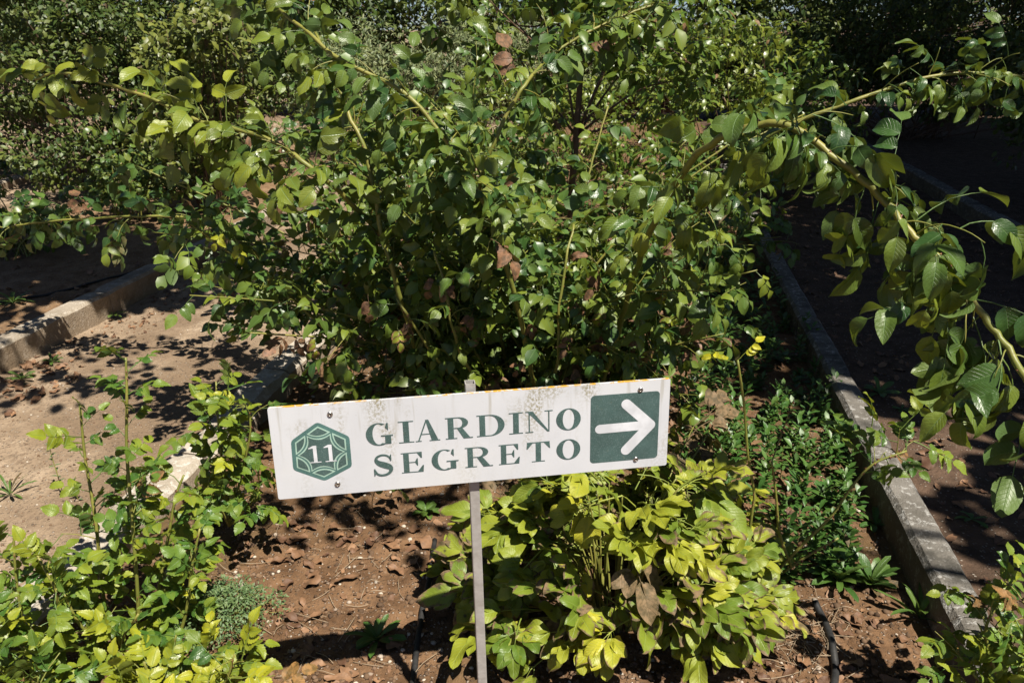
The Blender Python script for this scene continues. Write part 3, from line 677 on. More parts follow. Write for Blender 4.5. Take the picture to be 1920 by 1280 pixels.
def kink(p, rng, amp):
    q = p.copy()
    for i in range(2, len(p) - 1, 3):
        d = rnd3(rng) * amp; q[i] = q[i] + d; q[i - 1] = q[i - 1] + d * .4; q[i + 1] = q[i + 1] + d * .4
    return q
def central_rose():
    rng = random.Random(41); b = (.10, 3.15, ground_h(.10, 3.15))
    root = empty('rose_bush', b, 'large sprawling rose bush with long yellow-green canes directly behind the sign', 'rose bush')
    L = []
    C = [  # control points: pixel and distance, r0, r1, first leaf, step, size, yellow
        ([(1010, 775, 3.15), (1003, 725, 2.8), (985, 640, 2.62), (955, 520, 2.52), (920, 410, 2.5), (872, 320, 2.5), (800, 215, 2.52), (735, 160, 2.55), (640, 113, 2.6), (570, 55, 2.7), (505, 0, 2.9), (460, -45, 2.95)], .0095, .005, .3, .045, 1.0, .14, 20),
        ([(965, 770, 3.15), (940, 640, 3.0), (910, 500, 2.85), (900, 370, 2.7), (918, 290, 2.68), (955, 205, 2.7), (990, 150, 2.75), (1035, 105, 3.05), (1100, 62, 3.1), (1180, 25, 3.15), (1240, 5, 3.2)], .0085, .0045, .35, .045, 1.0, .16, 20),
        ([(905, 770, 3.12), (870, 680, 3.05), (810, 600, 2.95), (745, 475, 2.8), (660, 385, 2.65), (590, 320, 2.55), (520, 270, 2.6), (430, 238, 2.65), (370, 225, 2.68), (270, 180, 2.72), (180, 150, 2.78), (110, 135, 2.8), (65, 150, 2.82)], .011, .004, .25, .040, 1.15, .34, 11),
        ([(800, 740, 3.1), (775, 640, 2.75), (745, 540, 2.65), (712, 420, 2.65), (688, 290, 2.7), (655, 215, 2.75), (625, 140, 2.85), (590, 60, 3.05)], .0105, .005, .2, .045, 1.0, .15, 12),
        ([(1040, 770, 3.2), (1045, 600, 3.4), (1062, 500, 3.5), (1085, 400, 3.6), (1110, 300, 3.7), (1140, 200, 3.8)], .007, .004, .35, .06, .95, .1, 6),
        ([(860, 770, 3.1), (760, 700, 3.0), (640, 640, 2.95), (560, 570, 2.9), (480, 510, 2.8), (400, 450, 2.75), (350, 415, 2.7)], .008, .004, .25, .05, .95, .12, 12),
        ([(880, 760, 3.15), (640, 560, 3.3), (520, 480, 3.4), (420, 420, 3.5), (300, 405, 3.5), (200, 408, 3.5), (100, 415, 3.5), (-20, 430, 3.5)], .008, .004, .35, .04, 1.0, .03, 18),
        ([(930, 780, 3.0), (835, 690, 2.6), (775, 610, 2.5), (745, 560, 2.5)], .006, .004, .5, .06, .85, .2, 3),
        ([(985, 790, 3.0), (1040, 700, 2.65), (1046, 610, 2.6), (1060, 500, 2.62), (1075, 420, 2.7)], .006, .004, .5, .07, .85, .15, 3),
        ([(960, 780, 3.0), (880, 690, 2.6), (850, 620, 2.5), (835, 540, 2.5), (815, 470, 2.55)], .006, .004, .5, .07, .85, .2, 3),
        ([(990, 780, 3.1), (930, 720, 2.95), (880, 640, 2.85), (850, 580, 2.8), (830, 520, 2.8)], .006, .003, .3, .05, .9, .25, 8),
        ([(1000, 780, 3.1), (1060, 690, 2.95), (1080, 620, 2.9), (1110, 560, 2.9), (1200, 470, 2.95)], .007, .003, .3, .05, .9, .2, 8)]
    for pts, r0, r1, t0, st, sz, yl, lt in C:
        p = kink(px_path(pts), rng, .005); add_cane(root, p, r0, r1, CANE, 22, rng, sides=9)
        leaves_on(p, rng, t0, 1, st, L, size=sz, yel=yl, droop=.35, pb=.02); laterals(p, rng, root, L, lt, t0, .98, .16, .05, CANE, size=sz * .95, yel=yl, pb=.02, droop=.2)
    rose_auto(root, rng, L, 22, 1.30, 1.05, lat=5, size=.92, yel=.11, pb=.03, lstep=.05)
    rose_auto(root, rng, L, 13, 1.1, 1.35, az=(2.5, 3.7), lat=6, size=.85, yel=.10, pb=.03, lstep=.05)
    rose_auto(root, rng, L, 19, .6, .85, lat=5, size=.84, yel=.15, pb=.24, h0=.4, r0=.005)     # low skirt, some leaves dying
    for px, py, Y, y, br in ((425, 445, 2.62, 1, 0), (440, 465, 2.6, 1, 0), (590, 640, 2.5, .9, .45), (690, 570, 2.45, .2, .9), (765, 610, 2.45, .3, .8), (820, 530, 2.5, .1, .9), (855, 540, 2.5, .1, .85), (890, 600, 2.5, .1, .8), (745, 625, 2.45, .6, .4), (1010, 620, 2.6, .1, .8), (980, 680, 2.6, .2, .7), (1070, 640, 2.6, .2, .8)):
        L.append((leaf_matrix(at(px, py - 20, Y), nrm([.5 * rng.uniform(-1, 1), -.3, -.5]), (.3, -.6, .8), .6), rng.randrange(1000), (y, br, .6)))
    place_leaves(root, K_ROSE, L)
central_rose()

def arch_rose():
    rng = random.Random(77); b = (.42, 3.0, ground_h(.42, 3.0))
    root = empty('rose_bush', b, 'rose with thick cane arching down over the shaded kerb, large drooping leaves', 'rose bush'); L = []
    p = px_path([(1118, 790, 3.0), (1128, 730, 2.95), (1150, 650, 2.8), (1175, 560, 2.65), (1200, 480, 2.5), (1240, 390, 2.35), (1290, 310, 2.2), (1340, 265, 2.1), (1400, 240, 2.05), (1465, 232, 2.0), (1530, 265, 1.95), (1610, 335, 1.88), (1660, 380, 1.85), (1700, 425, 1.8), (1750, 475, 1.75), (1800, 535, 1.7), (1850, 605, 1.65), (1895, 665, 1.6), (1950, 750, 1.5), (2010, 860, 1.4)])
    add_cane(root, kink(p, rng, .006), .0112, .0072, CANE, 30, rng, sides=10)
    leaves_on(p, rng, .72, 1, .06, L, size=1.1, droop=.6, yel=.18, ysd=.14, pb=0, upmix=.7)
    leaves_on(p, rng, .30, .72, .042, L, size=1.0, droop=.38, yel=.12, ysd=.14, pb=0, upmix=1.2)
    laterals(p, rng, root, L, 15, .34, .72, .13, .045, CANE, size=1.0, yel=.10, droop=.25, up=.5, pb=0, upmix=1.2)
    laterals(p, rng, root, L, 9, .70, .99, .12, .055, CANE, size=1.1, yel=.18, droop=.3, up=.1, pb=0)
    p = px_path([(1150, 790, 3.05), (1180, 640, 3.05), (1260, 480, 3.0), (1350, 340, 2.9), (1450, 250, 2.8), (1580, 197, 2.75), (1650, 172, 2.75), (1740, 145, 2.75), (1830, 137, 2.75), (1940, 146, 2.75)])
    add_cane(root, p, .009, .005, CANE, 16, rng, sides=8)
    leaves_on(p, rng, .62, 1, .05, L, size=.72, droop=.3, yel=.14, pb=0); laterals(p, rng, root, L, 9, .6, .97, .13, .045, CANE, size=.72, yel=.14, up=.6, pb=0)
    p = px_path([(1125, 790, 3.02), (1150, 690, 3.0), (1200, 600, 2.9), (1270, 520, 2.85), (1330, 440, 2.8), (1400, 360, 2.85)])
    add_cane(root, p, .007, .004, CANED, 8, rng); leaves_on(p, rng, .2, 1, .06, L, size=.7, yel=.12, pb=.12); laterals(p, rng, root, L, 8, .3, 1, .2, .06, CANE, size=.7, pb=.15)
    rose_auto(root, rng, L, 7, .9, .45, lat=3, size=.72, yel=.08, pb=.1)
    for px, py, Y, y, br in ((1250, 560, 2.5, .95, .42), (1215, 670, 2.6, .9, .5), (1130, 600, 2.6, .5, .45), (1240, 520, 2.5, .3, .4), (1200, 640, 2.62, .2, .8), (1270, 600, 2.6, .6, .3)):
        L.append((leaf_matrix(at(px, py - 30, Y), nrm([.3 * rng.uniform(-1, 1), -.3, -.9]), (.4, -.8, .5), .62), rng.randrange(1000), (y, br, .6)))
    place_leaves(root, K_ARCH, L)
arch_rose()

def front_roses():
    rng = random.Random(5)
    b = np.array((-.74, 1.74, 0)); b[2] = ground_h(b[0], b[1])
    root = empty('rose_bush', b, 'upright bright green young rose beside the limestone edging, small shiny leaves', 'rose bush'); L = []
    for pts, yl in (([(262, 1330, 1.74), (260, 1150, 1.74), (250, 1000, 1.76), (238, 850, 1.8), (238, 740, 1.82), (236, 670, 1.84)], .05), ([(265, 1330, 1.74), (290, 1150, 1.78), (315, 1010, 1.82), (330, 930, 1.84), (345, 890, 1.86)], .22),
                    ([(255, 1330, 1.74), (200, 1150, 1.76), (180, 980, 1.80), (160, 860, 1.84), (150, 760, 1.86)], .05), ([(262, 1330, 1.74), (340, 1180, 1.76), (360, 1060, 1.78), (375, 990, 1.8)], .05),
                    ([(262, 1330, 1.74), (210, 1230, 1.66), (150, 1170, 1.62), (120, 1110, 1.62)], .28), ([(262, 1330, 1.74), (240, 1260, 1.64), (230, 1200, 1.6), (260, 1150, 1.6)], .15),
                    ([(262, 1330, 1.74), (290, 1270, 1.62), (320, 1230, 1.6), (330, 1190, 1.6)], .12)):
        p = px_path(pts, 5); add_cane(root, p, .006, .003, CANE, 10, rng)
        leaves_on(p, rng, .22, 1, .033, L, yel=yl, ysd=.14, droop=.15, pb=.02); laterals(p, rng, root, L, 6, .20, .68, .08, .032, CANE, r=.0018, yel=yl, ysd=.16, droop=.1, pb=.02)
    place_leaves(root, K_FRONT, L)
    def small(label, px, py, tops, n, yl, H, sp, seed, size=1.0, lat=4, lst=.036, pb=.03, kind=K_FRONT):
        rg = random.Random(seed); q = gz(px, py, 0.02); q[2] = ground_h(q[0], q[1]); r = empty('rose_bush', q, label, 'rose bush'); LL = []
        for pts in tops:
            p = px_path(pts, 5); add_cane(r, p, .005, .0025, CANE, 8, rg); leaves_on(p, rg, .2, 1, .038, LL, yel=yl, ysd=.14, size=size, pb=pb); laterals(p, rg, r, LL, 6, .3, .95, .09, .036, CANE, r=.0016, yel=yl, ysd=.14, size=size, pb=pb)
        if n: rose_auto(r, rg, LL, n, H, sp, lat=lat, lstep=lst, size=size, yel=yl, r0=.0045, pb=pb, llen=.10, base_r=.04, ysd=.15)
        place_leaves(r, kind, LL)
    small('low yellow-green rose growing over the near end of the limestone edging', 40, 1300, [[(40, 1310, 1.62), (45, 1200, 1.62), (30, 1080, 1.64), (25, 985, 1.66)], [(40, 1310, 1.62), (90, 1220, 1.6), (110, 1130, 1.6), (70, 1040, 1.62)]], 5, .18, .38, .20, 9)
    small('small rose with pale yellow leaves at the foot of the upright green rose', 300, 1345, [[(300, 1345, 1.5), (290, 1300, 1.48), (270, 1240, 1.46)], [(300, 1345, 1.5), (360, 1330, 1.47), (420, 1280, 1.46), (440, 1225, 1.46)]], 3, .42, .22, .16, 12)
    small('spindly rose with dark twig leaning on the limestone edging left of the sign', 430, 985, [[(430, 985, 2.2), (420, 900, 2.2), (410, 800, 2.22), (405, 715, 2.25)], [(430, 985, 2.2), (455, 880, 2.2), (470, 800, 2.2), (455, 740, 2.22)], [(430, 985, 2.2), (400, 930, 2.16), (375, 905, 2.15)], [(430, 985, 2.2), (480, 930, 2.18), (485, 880, 2.16)]], 0, .14, .35, .15, 15, 1.1)
    # thorny near-bare rose right of the peony
    q = gz(1478, 1150, 0.0); q[2] = ground_h(q[0], q[1]); r = empty('rose_bush', q, 'nearly bare thorny small rose forked from a brown stub right of the peony', 'rose bush'); LL = []; rg = random.Random(21)
    Y0 = q[1]
    for pts, r0, lv in (([(1478, 1152, Y0), (1462, 1110, Y0), (1458, 1060, Y0)], .011, None), ([(1458, 1062, Y0), (1430, 1040, Y0), (1406, 1012, Y0), (1410, 960, Y0), (1414, 925, Y0), (1402, 850, Y0), (1395, 760, Y0), (1383, 675, Y0)], .005, (.97, .9)),
                        ([(1484, 1062, Y0), (1462, 1000, Y0), (1455, 930, Y0), (1447, 865, Y0)], .0046, None), ([(1460, 1066, Y0), (1510, 1015, Y0), (1560, 965, Y0), (1600, 908, Y0), (1640, 868, Y0), (1700, 845, Y0)], .0045, (.70, .1)), ([(1468, 1072, Y0), (1520, 1038, Y0), (1572, 1008, Y0)], .0042, None),
                        ([(1447, 865, Y0), (1470, 800, Y0 + .1), (1490, 745, Y0 + .15)], .002, None)):
        p = px_path(pts, 6); add_cane(r, p, r0, r0 * .62, CANED if r0 > .01 else CANE, 26 if r0 < .01 else 0, rg, sides=8)
        if lv:
            leaves_on(p, rg, lv[0], 1, .03 if lv[1] < .5 else .012, LL, yel=lv[1], ysd=.08, size=1.1 if lv[1] < .5 else .75); laterals(p, rg, r, LL, 5 if lv[1] < .5 else 0, lv[0], 1, .10, .035, CANE, r=.0015, yel=lv[1], size=1.1)
    place_leaves(r, K_FRONT, LL)
    # leafy rose at the near end of the shaded kerb
    small('dark leafy rose shoots over the near end of the grey lichen-spotted kerb', 1900, 1330, [[(1900, 1330, 1.45), (1860, 1240, 1.45), (1850, 1170, 1.46), (1890, 1110, 1.48)], [(1900, 1330, 1.45), (1840, 1280, 1.44), (1800, 1230, 1.44)], [(1900, 1330, 1.45), (1920, 1200, 1.42), (1925, 1100, 1.42)]], 3, .12, .3, .2, 33, .95)
front_roses()

def back_roses():
    for i, (x, y, n, H, sp, lab, yl, sz) in enumerate((
            (-.85, 4.6, 16, 1.15, .75, 'rounded dark rose bush at the far end of the limestone edging', .08, .95),
            (-.25, 5.4, 16, 1.25, .8, 'leafy rose bush in the back of the bed behind the long-caned rose', .14, .95),
            (1.15, 5.0, 11, .85, .55, 'low dark rose bush in the back of the bed near the grey kerb', .08, .9),
            (.35, 4.4, 7, .7, .5, 'thin low rose bush in front of the brown-trunked shrub', .2, .85))):
        rng = random.Random(60 + i); r = empty('rose_bush', (x, y, ground_h(x, y)), lab, 'rose bush'); L = []
        rose_auto(r, rng, L, n, H, sp, lat=5, size=sz, yel=yl, pb=.06, lstep=.06); place_leaves(r, K_ROSE, L, cap=200)
    # bed beyond the pale kerb
    for i, (px, py, H, sp, n, lab) in enumerate(((40, 480, .45, .35, 9, 'low leafy rose on the soil beyond the pale sunlit kerb'), (250, 415, .6, .5, 12, 'bushy dark rose in the bed beyond the pale kerb, under the hedge'))):
        q = gz(px, py, .16); rng = random.Random(90 + i); r = empty('rose_bush', (q[0], q[1], ground_h(q[0], q[1])), lab, 'rose bush'); L = []
        rose_auto(r, rng, L, n, H, sp, lat=3, size=.9, yel=.1, lstep=.06); place_leaves(r, K_ROSE, L, cap=150)
back_roses()

# ------------------------------------------------------------------ peony
def peony():
    rng = random.Random(8); b = np.array([.30, 1.84, 0]); b[2] = ground_h(b[0], b[1]); root = empty('peony_plant', b, 'bushy yellow-green peony with brown-spotted lobed leaves under the sign arrow', 'plant'); L = []
    for i in range(125):
        a = rng.uniform(0, 6.283); s = .32 * math.sqrt(rng.random()); h = (.47 - .30 * (s / .32) ** 2) * rng.uniform(.55, 1.12); D = np.array([math.cos(a), math.sin(a) * .72, 0]); p0 = b + D * .05 + np.array([0, 0, -.02])
        pts = [p0, p0 + D * s * .25 + np.array([0, 0, h * .5]), p0 + D * s * .6 + np.array([0, 0, h * .85]), p0 + D * s * .95 + np.array([0, 0, h])]
        pth = catmull(pts, 4)
        if i % 2 == 0: add_cane(root, pth, .0036, .0022, CANE, name='stem', sides=6)
        for q in range(rng.choice((2, 3, 3))):
            P = pth[-1 - q * 2]; an = a + rng.uniform(-1.3, 1.3); ax = nrm(np.array([math.cos(an), math.sin(an), rng.uniform(-.5, .75)]))
            y = min(1, max(0, rng.gauss(.28, .24))); br = rng.uniform(.26, .42) if rng.random() < .5 else (rng.uniform(.7, .95) if rng.random() < .04 else rng.uniform(0, .2))
            L.append((leaf_matrix(P, ax, UPS + .6 * rnd3(rng), rng.uniform(.65, 1.12)), rng.randrange(1000), (y, br, rng.random())))
    # stalks reaching up behind the panel and leaves leaning out over the soil
    for px, py, Y, br, sc in ((1230, 905, 2.2, .95, .8), (1300, 800, 2.3, .75, .8), (1335, 800, 2.3, .8, .8), (1290, 850, 2.25, .7, .8), (1270, 830, 2.3, .3, .8), (930, 960, 2.1, .9, .8), (1180, 930, 2.15, .3, .8), (1060, 935, 2.15, .2, .8), (865, 1080, 1.95, .25, .8), (1395, 1050, 2.0, .3, .8), (1420, 1120, 1.95, .35, .8), (1380, 1200, 1.8, .35, .8), (1360, 940, 2.2, .2, .8), (1330, 900, 2.2, .25, .85)):
        P = at(px, py, Y); D = P - b; pth = catmull([b, b + D * .4 + np.array([0, 0, .06]), b + D * .8 + np.array([0, 0, .03]), P], 4); add_cane(root, pth, .0036, .0022, CANE, name='stem', sides=6)
        for q in range(3):
            ax = nrm(np.array([D[0], D[1], 0]) + .5 * rnd3(rng)); L.append((leaf_matrix(P - D * .05 * q, ax, UPS + .5 * rnd3(rng), sc), rng.randrange(1000), (min(1, max(0, rng.gauss(.30, .15))), br * rng.uniform(.8, 1.05), rng.random())))
    place_leaves(root, K_PEON, L)
peony()

# ------------------------------------------------------------------ shrubs, hedges, trees
def clump_leaves(rng, L, c, rad, n, size, yel=.1, ysd=.1, pb=.02, droop=.15, shell=.5):
    c = np.asarray(c, float); rad = np.asarray(rad, float)
    for _ in range(n):
        d = rnd3(rng); r = rng.random() ** (1 / 3) if rng.random() > shell else rng.uniform(.75, 1.05); P = c + d * rad * r
        if P[2] < .03: continue
        ax = nrm(d * .7 + .9 * rnd3(rng) + np.array([0, 0, -droop])); up = UPS * 1.3 + .3 * d + .42 * rnd3(rng)
        L.append((leaf_matrix(P, ax, up, size * rng.uniform(.7, 1.3)), rng.randrange(1000), tint(rng, yel, ysd, 0, pb)))
def shrub(name, label, cat, base, stems, clumps, kind, size, seed, trunk_r=.012, bark=BARK, group=None, cap=0, per=55, yel=.1, ysd=.1, sub=.11, trunk=None):
    """clumps: (centre, radii, sub-clump count)"""
    rng = random.Random(seed); b = np.array([*base[:2], ground_h(base[0], base[1])]); root = empty(name, b, label, cat, group); L = []
    if trunk:
        add_cane(root, catmull(trunk, 5), trunk_r * 1.5, trunk_r * .8, bark, name='trunk', rng=rng, sides=9)
    top = trunk[-1] if trunk else b + np.array([0, 0, -.03])
    for c, rad, n in clumps:
        c = np.asarray(c, float)
        for q in range(n):
            d = rnd3(rng); P = c + d * np.asarray(rad) * (rng.random() ** .4)
            if P[2] < .06: P[2] = .06 + rng.random() * .1
            if q % max(1, n // stems) == 0:
                s0 = np.asarray(top if trunk and rng.random() < .6 else b + np.array([rng.uniform(-.4, .4) * rad[0], rng.uniform(-.4, .4) * rad[1], -.05])) if not trunk else np.asarray(trunk[rng.randrange(len(trunk) // 2, len(trunk))])
                m = (s0 + P) / 2 + .12 * rnd3(rng); add_cane(root, catmull([s0, m, P], 4), trunk_r * .5, trunk_r * .15, bark, name='branch', sides=5)
            s = sub * rng.uniform(.6, 1.4); y = min(1, max(0, yel + rng.gauss(0, .1)))
            clump_leaves(rng, L, P, (s * 1.2, s * 1.2, s * .75), int(per * rng.uniform(.5, 1.4)), size, y, ysd)
    place_leaves(root, kind, L, cap=cap)
shrub('broadleaf_shrub', 'broad-leaved shrub with slim brown trunk standing behind the long-caned rose', 'shrub', (.46, 6.0), 7,
      [((.35, 5.7, 1.62), (1.05, .7, .42), 60), ((1.0, 5.9, 1.35), (.5, .5, .35), 16), ((.4, 5.8, 2.2), (.9, .7, .4), 26)], K_SHRUB, 1.0, 101, .022, cap=300, per=26, yel=.16,
      trunk=[np.array(p) for p in ((.46, 6.0, -.03), (.45, 6.0, .4), (.47, 5.98, .85), (.49, 5.95, 1.3), (.52, 5.9, 1.75))])
shrub('broadleaf_shrub', 'sunlit yellow-green shrub between the brown-trunked shrub and the dark hedge', 'shrub', (2.1, 7.6), 8,
      [((2.0, 7.4, 1.25), (.75, .6, .55), 60), ((2.1, 7.4, .5), (.7, .6, .4), 30)], K_SHRUB, .9, 102, .014, per=30, yel=.34)
shrub('broadleaf_shrub', 'dark glossy shrub beside the shaded path mouth', 'shrub', (2.9, 8.4), 7, [((2.9, 8.3, .9), (.6, .5, .6), 50)], K_SHRUB, .9, 112, .014, per=30, yel=.06)
for i, (x, y, z, rx, n, yl, lab) in enumerate(((-.2, 6.9, .55, .7, 40, .22, 'leafy low shrub between the brown-trunked shrub and grey-green herbs'), (1.15, 6.8, .5, .6, 34, .16, 'low shrub with broad leaves right behind the brown-trunked shrub'),
        (.5, 8.2, .8, 1.0, 55, .30, 'bright shrub half hidden behind the brown-trunked shrub'), (-.5, 6.1, .45, .5, 26, .18, 'low leafy shrub behind the rounded dark rose'), (1.7, 6.0, .35, .45, 22, .10, 'knee-high shrub against the far end of the grey kerb'), (3.3, 10.2, .9, .8, 40, .05, 'dark shrub at the end of the shaded path'),
        (1.5, 9.4, .8, .7, 45, .30, 'sunny yellow-green shrub by the end of the grey kerb'), (2.2, 11.2, .9, .9, 50, .25, 'broad-leaved shrub in front of the tall back hedge'), (-3.2, 11.5, 1.0, 1.2, 60, .12, 'wide shrub behind the dense dark hedge'), (-1.0, 8.0, .6, .6, 34, .22, 'small leafy shrub at the end of the sandy path'))):
    shrub('low_shrub', lab, 'shrub', (x, y), 6, [((x, y, z), (rx, .5, z * .75), n)], K_SHRUB, .9, 150 + i, .010, per=28, yel=yl)
shrub('clipped_hedge', 'dense dark small-leaved hedge above the sandy path with dry twigs', 'hedge', (-3.9, 8.2), 14,
      [((-4.6, 8.0, 1.45), (1.0, .7, .75), 85), ((-3.4, 7.8, 1.35), (.9, .7, .75), 85), ((-2.5, 8.1, 1.5), (.6, .6, .7), 60), ((-4.2, 8.0, 2.2), (1.6, .7, .5), 50), ((-2.9, 7.9, .75), (.7, .5, .4), 26), ((-5.7, 8.4, 1.4), (.6, .6, .9), 40), ((-3.6, 7.5, .5), (1.1, .5, .4), 60), ((-5.7, 9.0, .75), (.9, .4, .6), 60)], K_HEDGE, 1.15, 103, .016, per=75, yel=.07, sub=.15)
shrub('herb_shrub', 'grey-green fine-leaved sunlit shrub at the back of the garden', 'shrub', (-1.3, 9.5), 22,
      [((-1.7, 9.4, 1.0), (.9, .7, .8), 95), ((-.5, 9.7, 1.1), (.8, .7, .8), 80), ((.7, 10.2, 1.1), (.9, .7, .8), 60)], K_GREY, 1.6, 104, .010, per=95, yel=.2, ysd=.2, sub=.17)
shrub('small_leaved_shrub', 'loose lime green shrub in front of the dense dark hedge', 'shrub', (-2.5, 6.6), 12, [((-2.5, 6.5, 1.0), (.45, .5, .75), 60), ((-2.2, 6.3, 1.5), (.3, .4, .3), 20)], K_HEDGE, 1.35, 105, .010, per=45, yel=.45, sub=.13)
shrub('shaded_hedge', 'dark small-leaved hedge in shade beyond the shaded path', 'hedge', (5.6, 11.6), 14,
      [((4.0, 11.4, 1.3), (.9, .7, .9), 85), ((5.6, 11.4, 1.35), (1.0, .7, .95), 90), ((7.2, 11.2, 1.4), (1.0, .8, 1.0), 90), ((5.4, 11.2, 2.3), (2.4, .8, .5), 80), ((8.4, 11.0, 1.4), (.8, .8, 1.0), 60)], K_HEDGE, 1.5, 106, .016, per=60, yel=.10, sub=.18)
shrub('shaded_hedge', 'very dark shrub mass on the right bank of the shaded path', 'hedge', (5.6, 7.6), 18, [((5.3, 8.0, 1.0), (.8, 1.0, .8), 60), ((5.0, 6.4, .9), (.7, .8, .75), 50)], K_HEDGE, 1.5, 107, .014, per=55, yel=.05, sub=.17)
shrub('distant_hedge', 'tall dark hedge closing the garden at the back', 'hedge', (0, 15), 40,
      [((x, 14.8 + .3 * math.sin(x), 1.6), (1.5, .8, 1.5), 120) for x in np.arange(-10.5, 11.6, 2.4)], K_HEDGE, 2.9, 108, .03, per=48, yel=.08, sub=.30)

def shade_tree(label, base, c, rad, n, seed, sprays=()):
    rng = random.Random(seed); b = np.array([*base, ground_h(*base)]); root = empty('shade_tree', b, label, 'tree', 'shade trees beside the paths'); L = []
    tk = catmull([b + (0, 0, -.05), b + (.05, 0, 1.0), b + (0, .05, 2.0), np.array([c[0], c[1], c[2] - rad[2] * .3])], 6); add_cane(root, tk, .15, .08, BARK, rng=rng, name='trunk', sides=10)
    for q in range(n):
        d = rnd3(rng); P = np.array(c) + d * np.array(rad) * rng.random() ** .38
        if q % 7 == 0: add_cane(root, catmull([tk[-6], (tk[-6] + P) / 2 + .2 * rnd3(rng), P], 4), .04, .01, BARK, name='limb', sides=6)
        clump_leaves(rng, L, P, (.34, .34, .22), int(40 * rng.uniform(.6, 1.4)), 1.45, .1)
    for p in sprays:                                   # unseen thin branches added so their leaf sprays dapple the ground
        P = np.array(p, float); add_cane(root, catmull([tk[-6], (tk[-6] + P) / 2 + np.array([0, 0, .35]), P], 6), .022, .005, BARK, name='limb', sides=6)
        for q in range(5): clump_leaves(rng, L, P + .16 * rnd3(rng), (.13, .13, .07), 7, .62, .1)
    place_leaves(root, K_TREE, L, cap=0, mass='crown')
shade_tree('leafy tree right of the shaded path, out over the kerb', (5.2, 2.4), (4.5, 2.7, 4.2), (1.9, 2.0, 1.0), 250, 201)
shade_tree('smaller leafy tree where the shaded path begins', (5.4, -.2), (4.35, .25, 3.9), (1.35, 1.3, .8), 120, 205, [(.35, 1.15, 3.0), (.75, 1.05, 3.05), (1.05, 1.2, 3.1), (.55, 1.4, 3.1)])
shade_tree('leafy tree further along the shaded path', (7.2, 4.6), (6.1, 4.9, 4.5), (2.3, 2.2, 1.1), 300, 202)
shade_tree('leafy tree beside the far dark hedge', (8.6, 8.0), (7.0, 7.8, 4.9), (2.7, 2.3, 1.2), 330, 203)
shade_tree('slender tree left of the pale sunlit kerb, leaning over the bed', (-4.3, 3.3), (-1.9, 3.85, 3.4), (1.15, .95, .5), 46, 206, [(-.75, 2.1, 3.0), (-1.2, 2.0, 3.05), (-1.0, 2.5, 3.1), (-1.5, 2.5, 3.0), (-1.45, 1.6, 3.0)])
shade_tree('leafy tree behind the dark hedge on the right', (9.8, 12.9), (8.0, 10.6, 5.2), (3.0, 2.2, 1.2), 330, 204)

# ------------------------------------------------------------------ weeds
def rosette(name, label, px, py, n, Ln, Wd, elev, seed, z=0.0, mats=WEED, group='rosette weeds on the soil', yel=.08):
    rng = random.Random(seed); q = gz(px, py, z); q = gz(px, py, ground_h(q[0], q[1])); root = empty(name, q, label, 'weed', group)
    g0 = rng.uniform(0, 6.28)
    for i in range(n):
        V, F, U = leaflet(rng, Ln * rng.uniform(.65, 1.15), Wd * rng.uniform(.8, 1.2), 8, 4, .3, rng.uniform(.4, 1.2), .04, (.9, .45), .05, .3)
        a = g0 + i * 2.4; e = elev * (1 - .55 * i / n) + rng.uniform(-.1, .15); e = elev * (.35 + .75 * i / n)
        ax = np.array([math.cos(a) * math.cos(e), math.sin(a) * math.cos(e), math.sin(e)]); M = leaf_matrix((0, 0, .003 + .0006 * i), ax, (0, 0, 1.0) if e < 1.3 else (-math.cos(a), -math.sin(a), .3), 1)
        o = link_mesh('leaf', V @ M[:3, :3].T + M[:3, 3], F, mats[0], root, uv=U); o.color = (*tint(rng, yel, .06), 1)
for i, (nm, lab, px, py, n, Ln, Wd, el, yl) in enumerate((
        ('rosette_weed', 'dark green pointed weed rosette between fallen leaves and black hose', 708, 1203, 13, .085, .022, 1.0, .05),
        ('rosette_weed', 'bushy upright weed rosette by the thorny bare rose', 1572, 1095, 15, .10, .024, 1.2, .12),
        ('rosette_weed', 'wide leafy weed rosette lit by the sun near the grey kerb', 1632, 1098, 17, .11, .026, 1.15, .12),
        ('rosette_weed', 'long-bladed weed hard against the grey kerb side', 1722, 1160, 10, .13, .018, 1.35, .16),
        ('rosette_weed', 'small weed rosette below the leafy shoots at the grey kerb', 1640, 985, 9, .08, .022, .7, .04),
        ('rosette_weed', 'weed rosette in the shade on the path beside grey kerb', 1648, 740, 9, .09, .026, .8, .04),
        ('rosette_weed', 'tiny weed rosette on the shaded path soil', 1822, 975, 6, .06, .016, .6, .03),
        ('rosette_weed', 'tiny weed on the shaded path further from the kerb', 1690, 770, 6, .055, .016, .6, .03),
        ('rosette_weed', 'green weed tuft among fallen leaves at pale kerb foot', 42, 712, 8, .07, .018, .9, .15),
        ('rosette_weed', 'green weed tuft at the pale kerb foot next to fallen leaves', 98, 680, 9, .07, .015, .8, .12),
        ('rosette_weed', 'small yellow-green weed at the pale kerb foot by leaf shadow', 217, 592, 7, .06, .016, .6, .3),
        ('rosette_weed', 'young light green weed beside peony leaves under the sign', 800, 962, 9, .06, .026, .9, .18),
        ('rosette_weed', 'weed clump on the soil behind the pale kerb', 25, 570, 12, .12, .022, .9, .14),
        ('rosette_weed', 'feathery weed tuft on open sandy path', 20, 930, 12, .10, .010, 1.1, .2))):
    rosette(nm, lab, px, py, n, Ln, Wd, el, 300 + i, yel=yl)

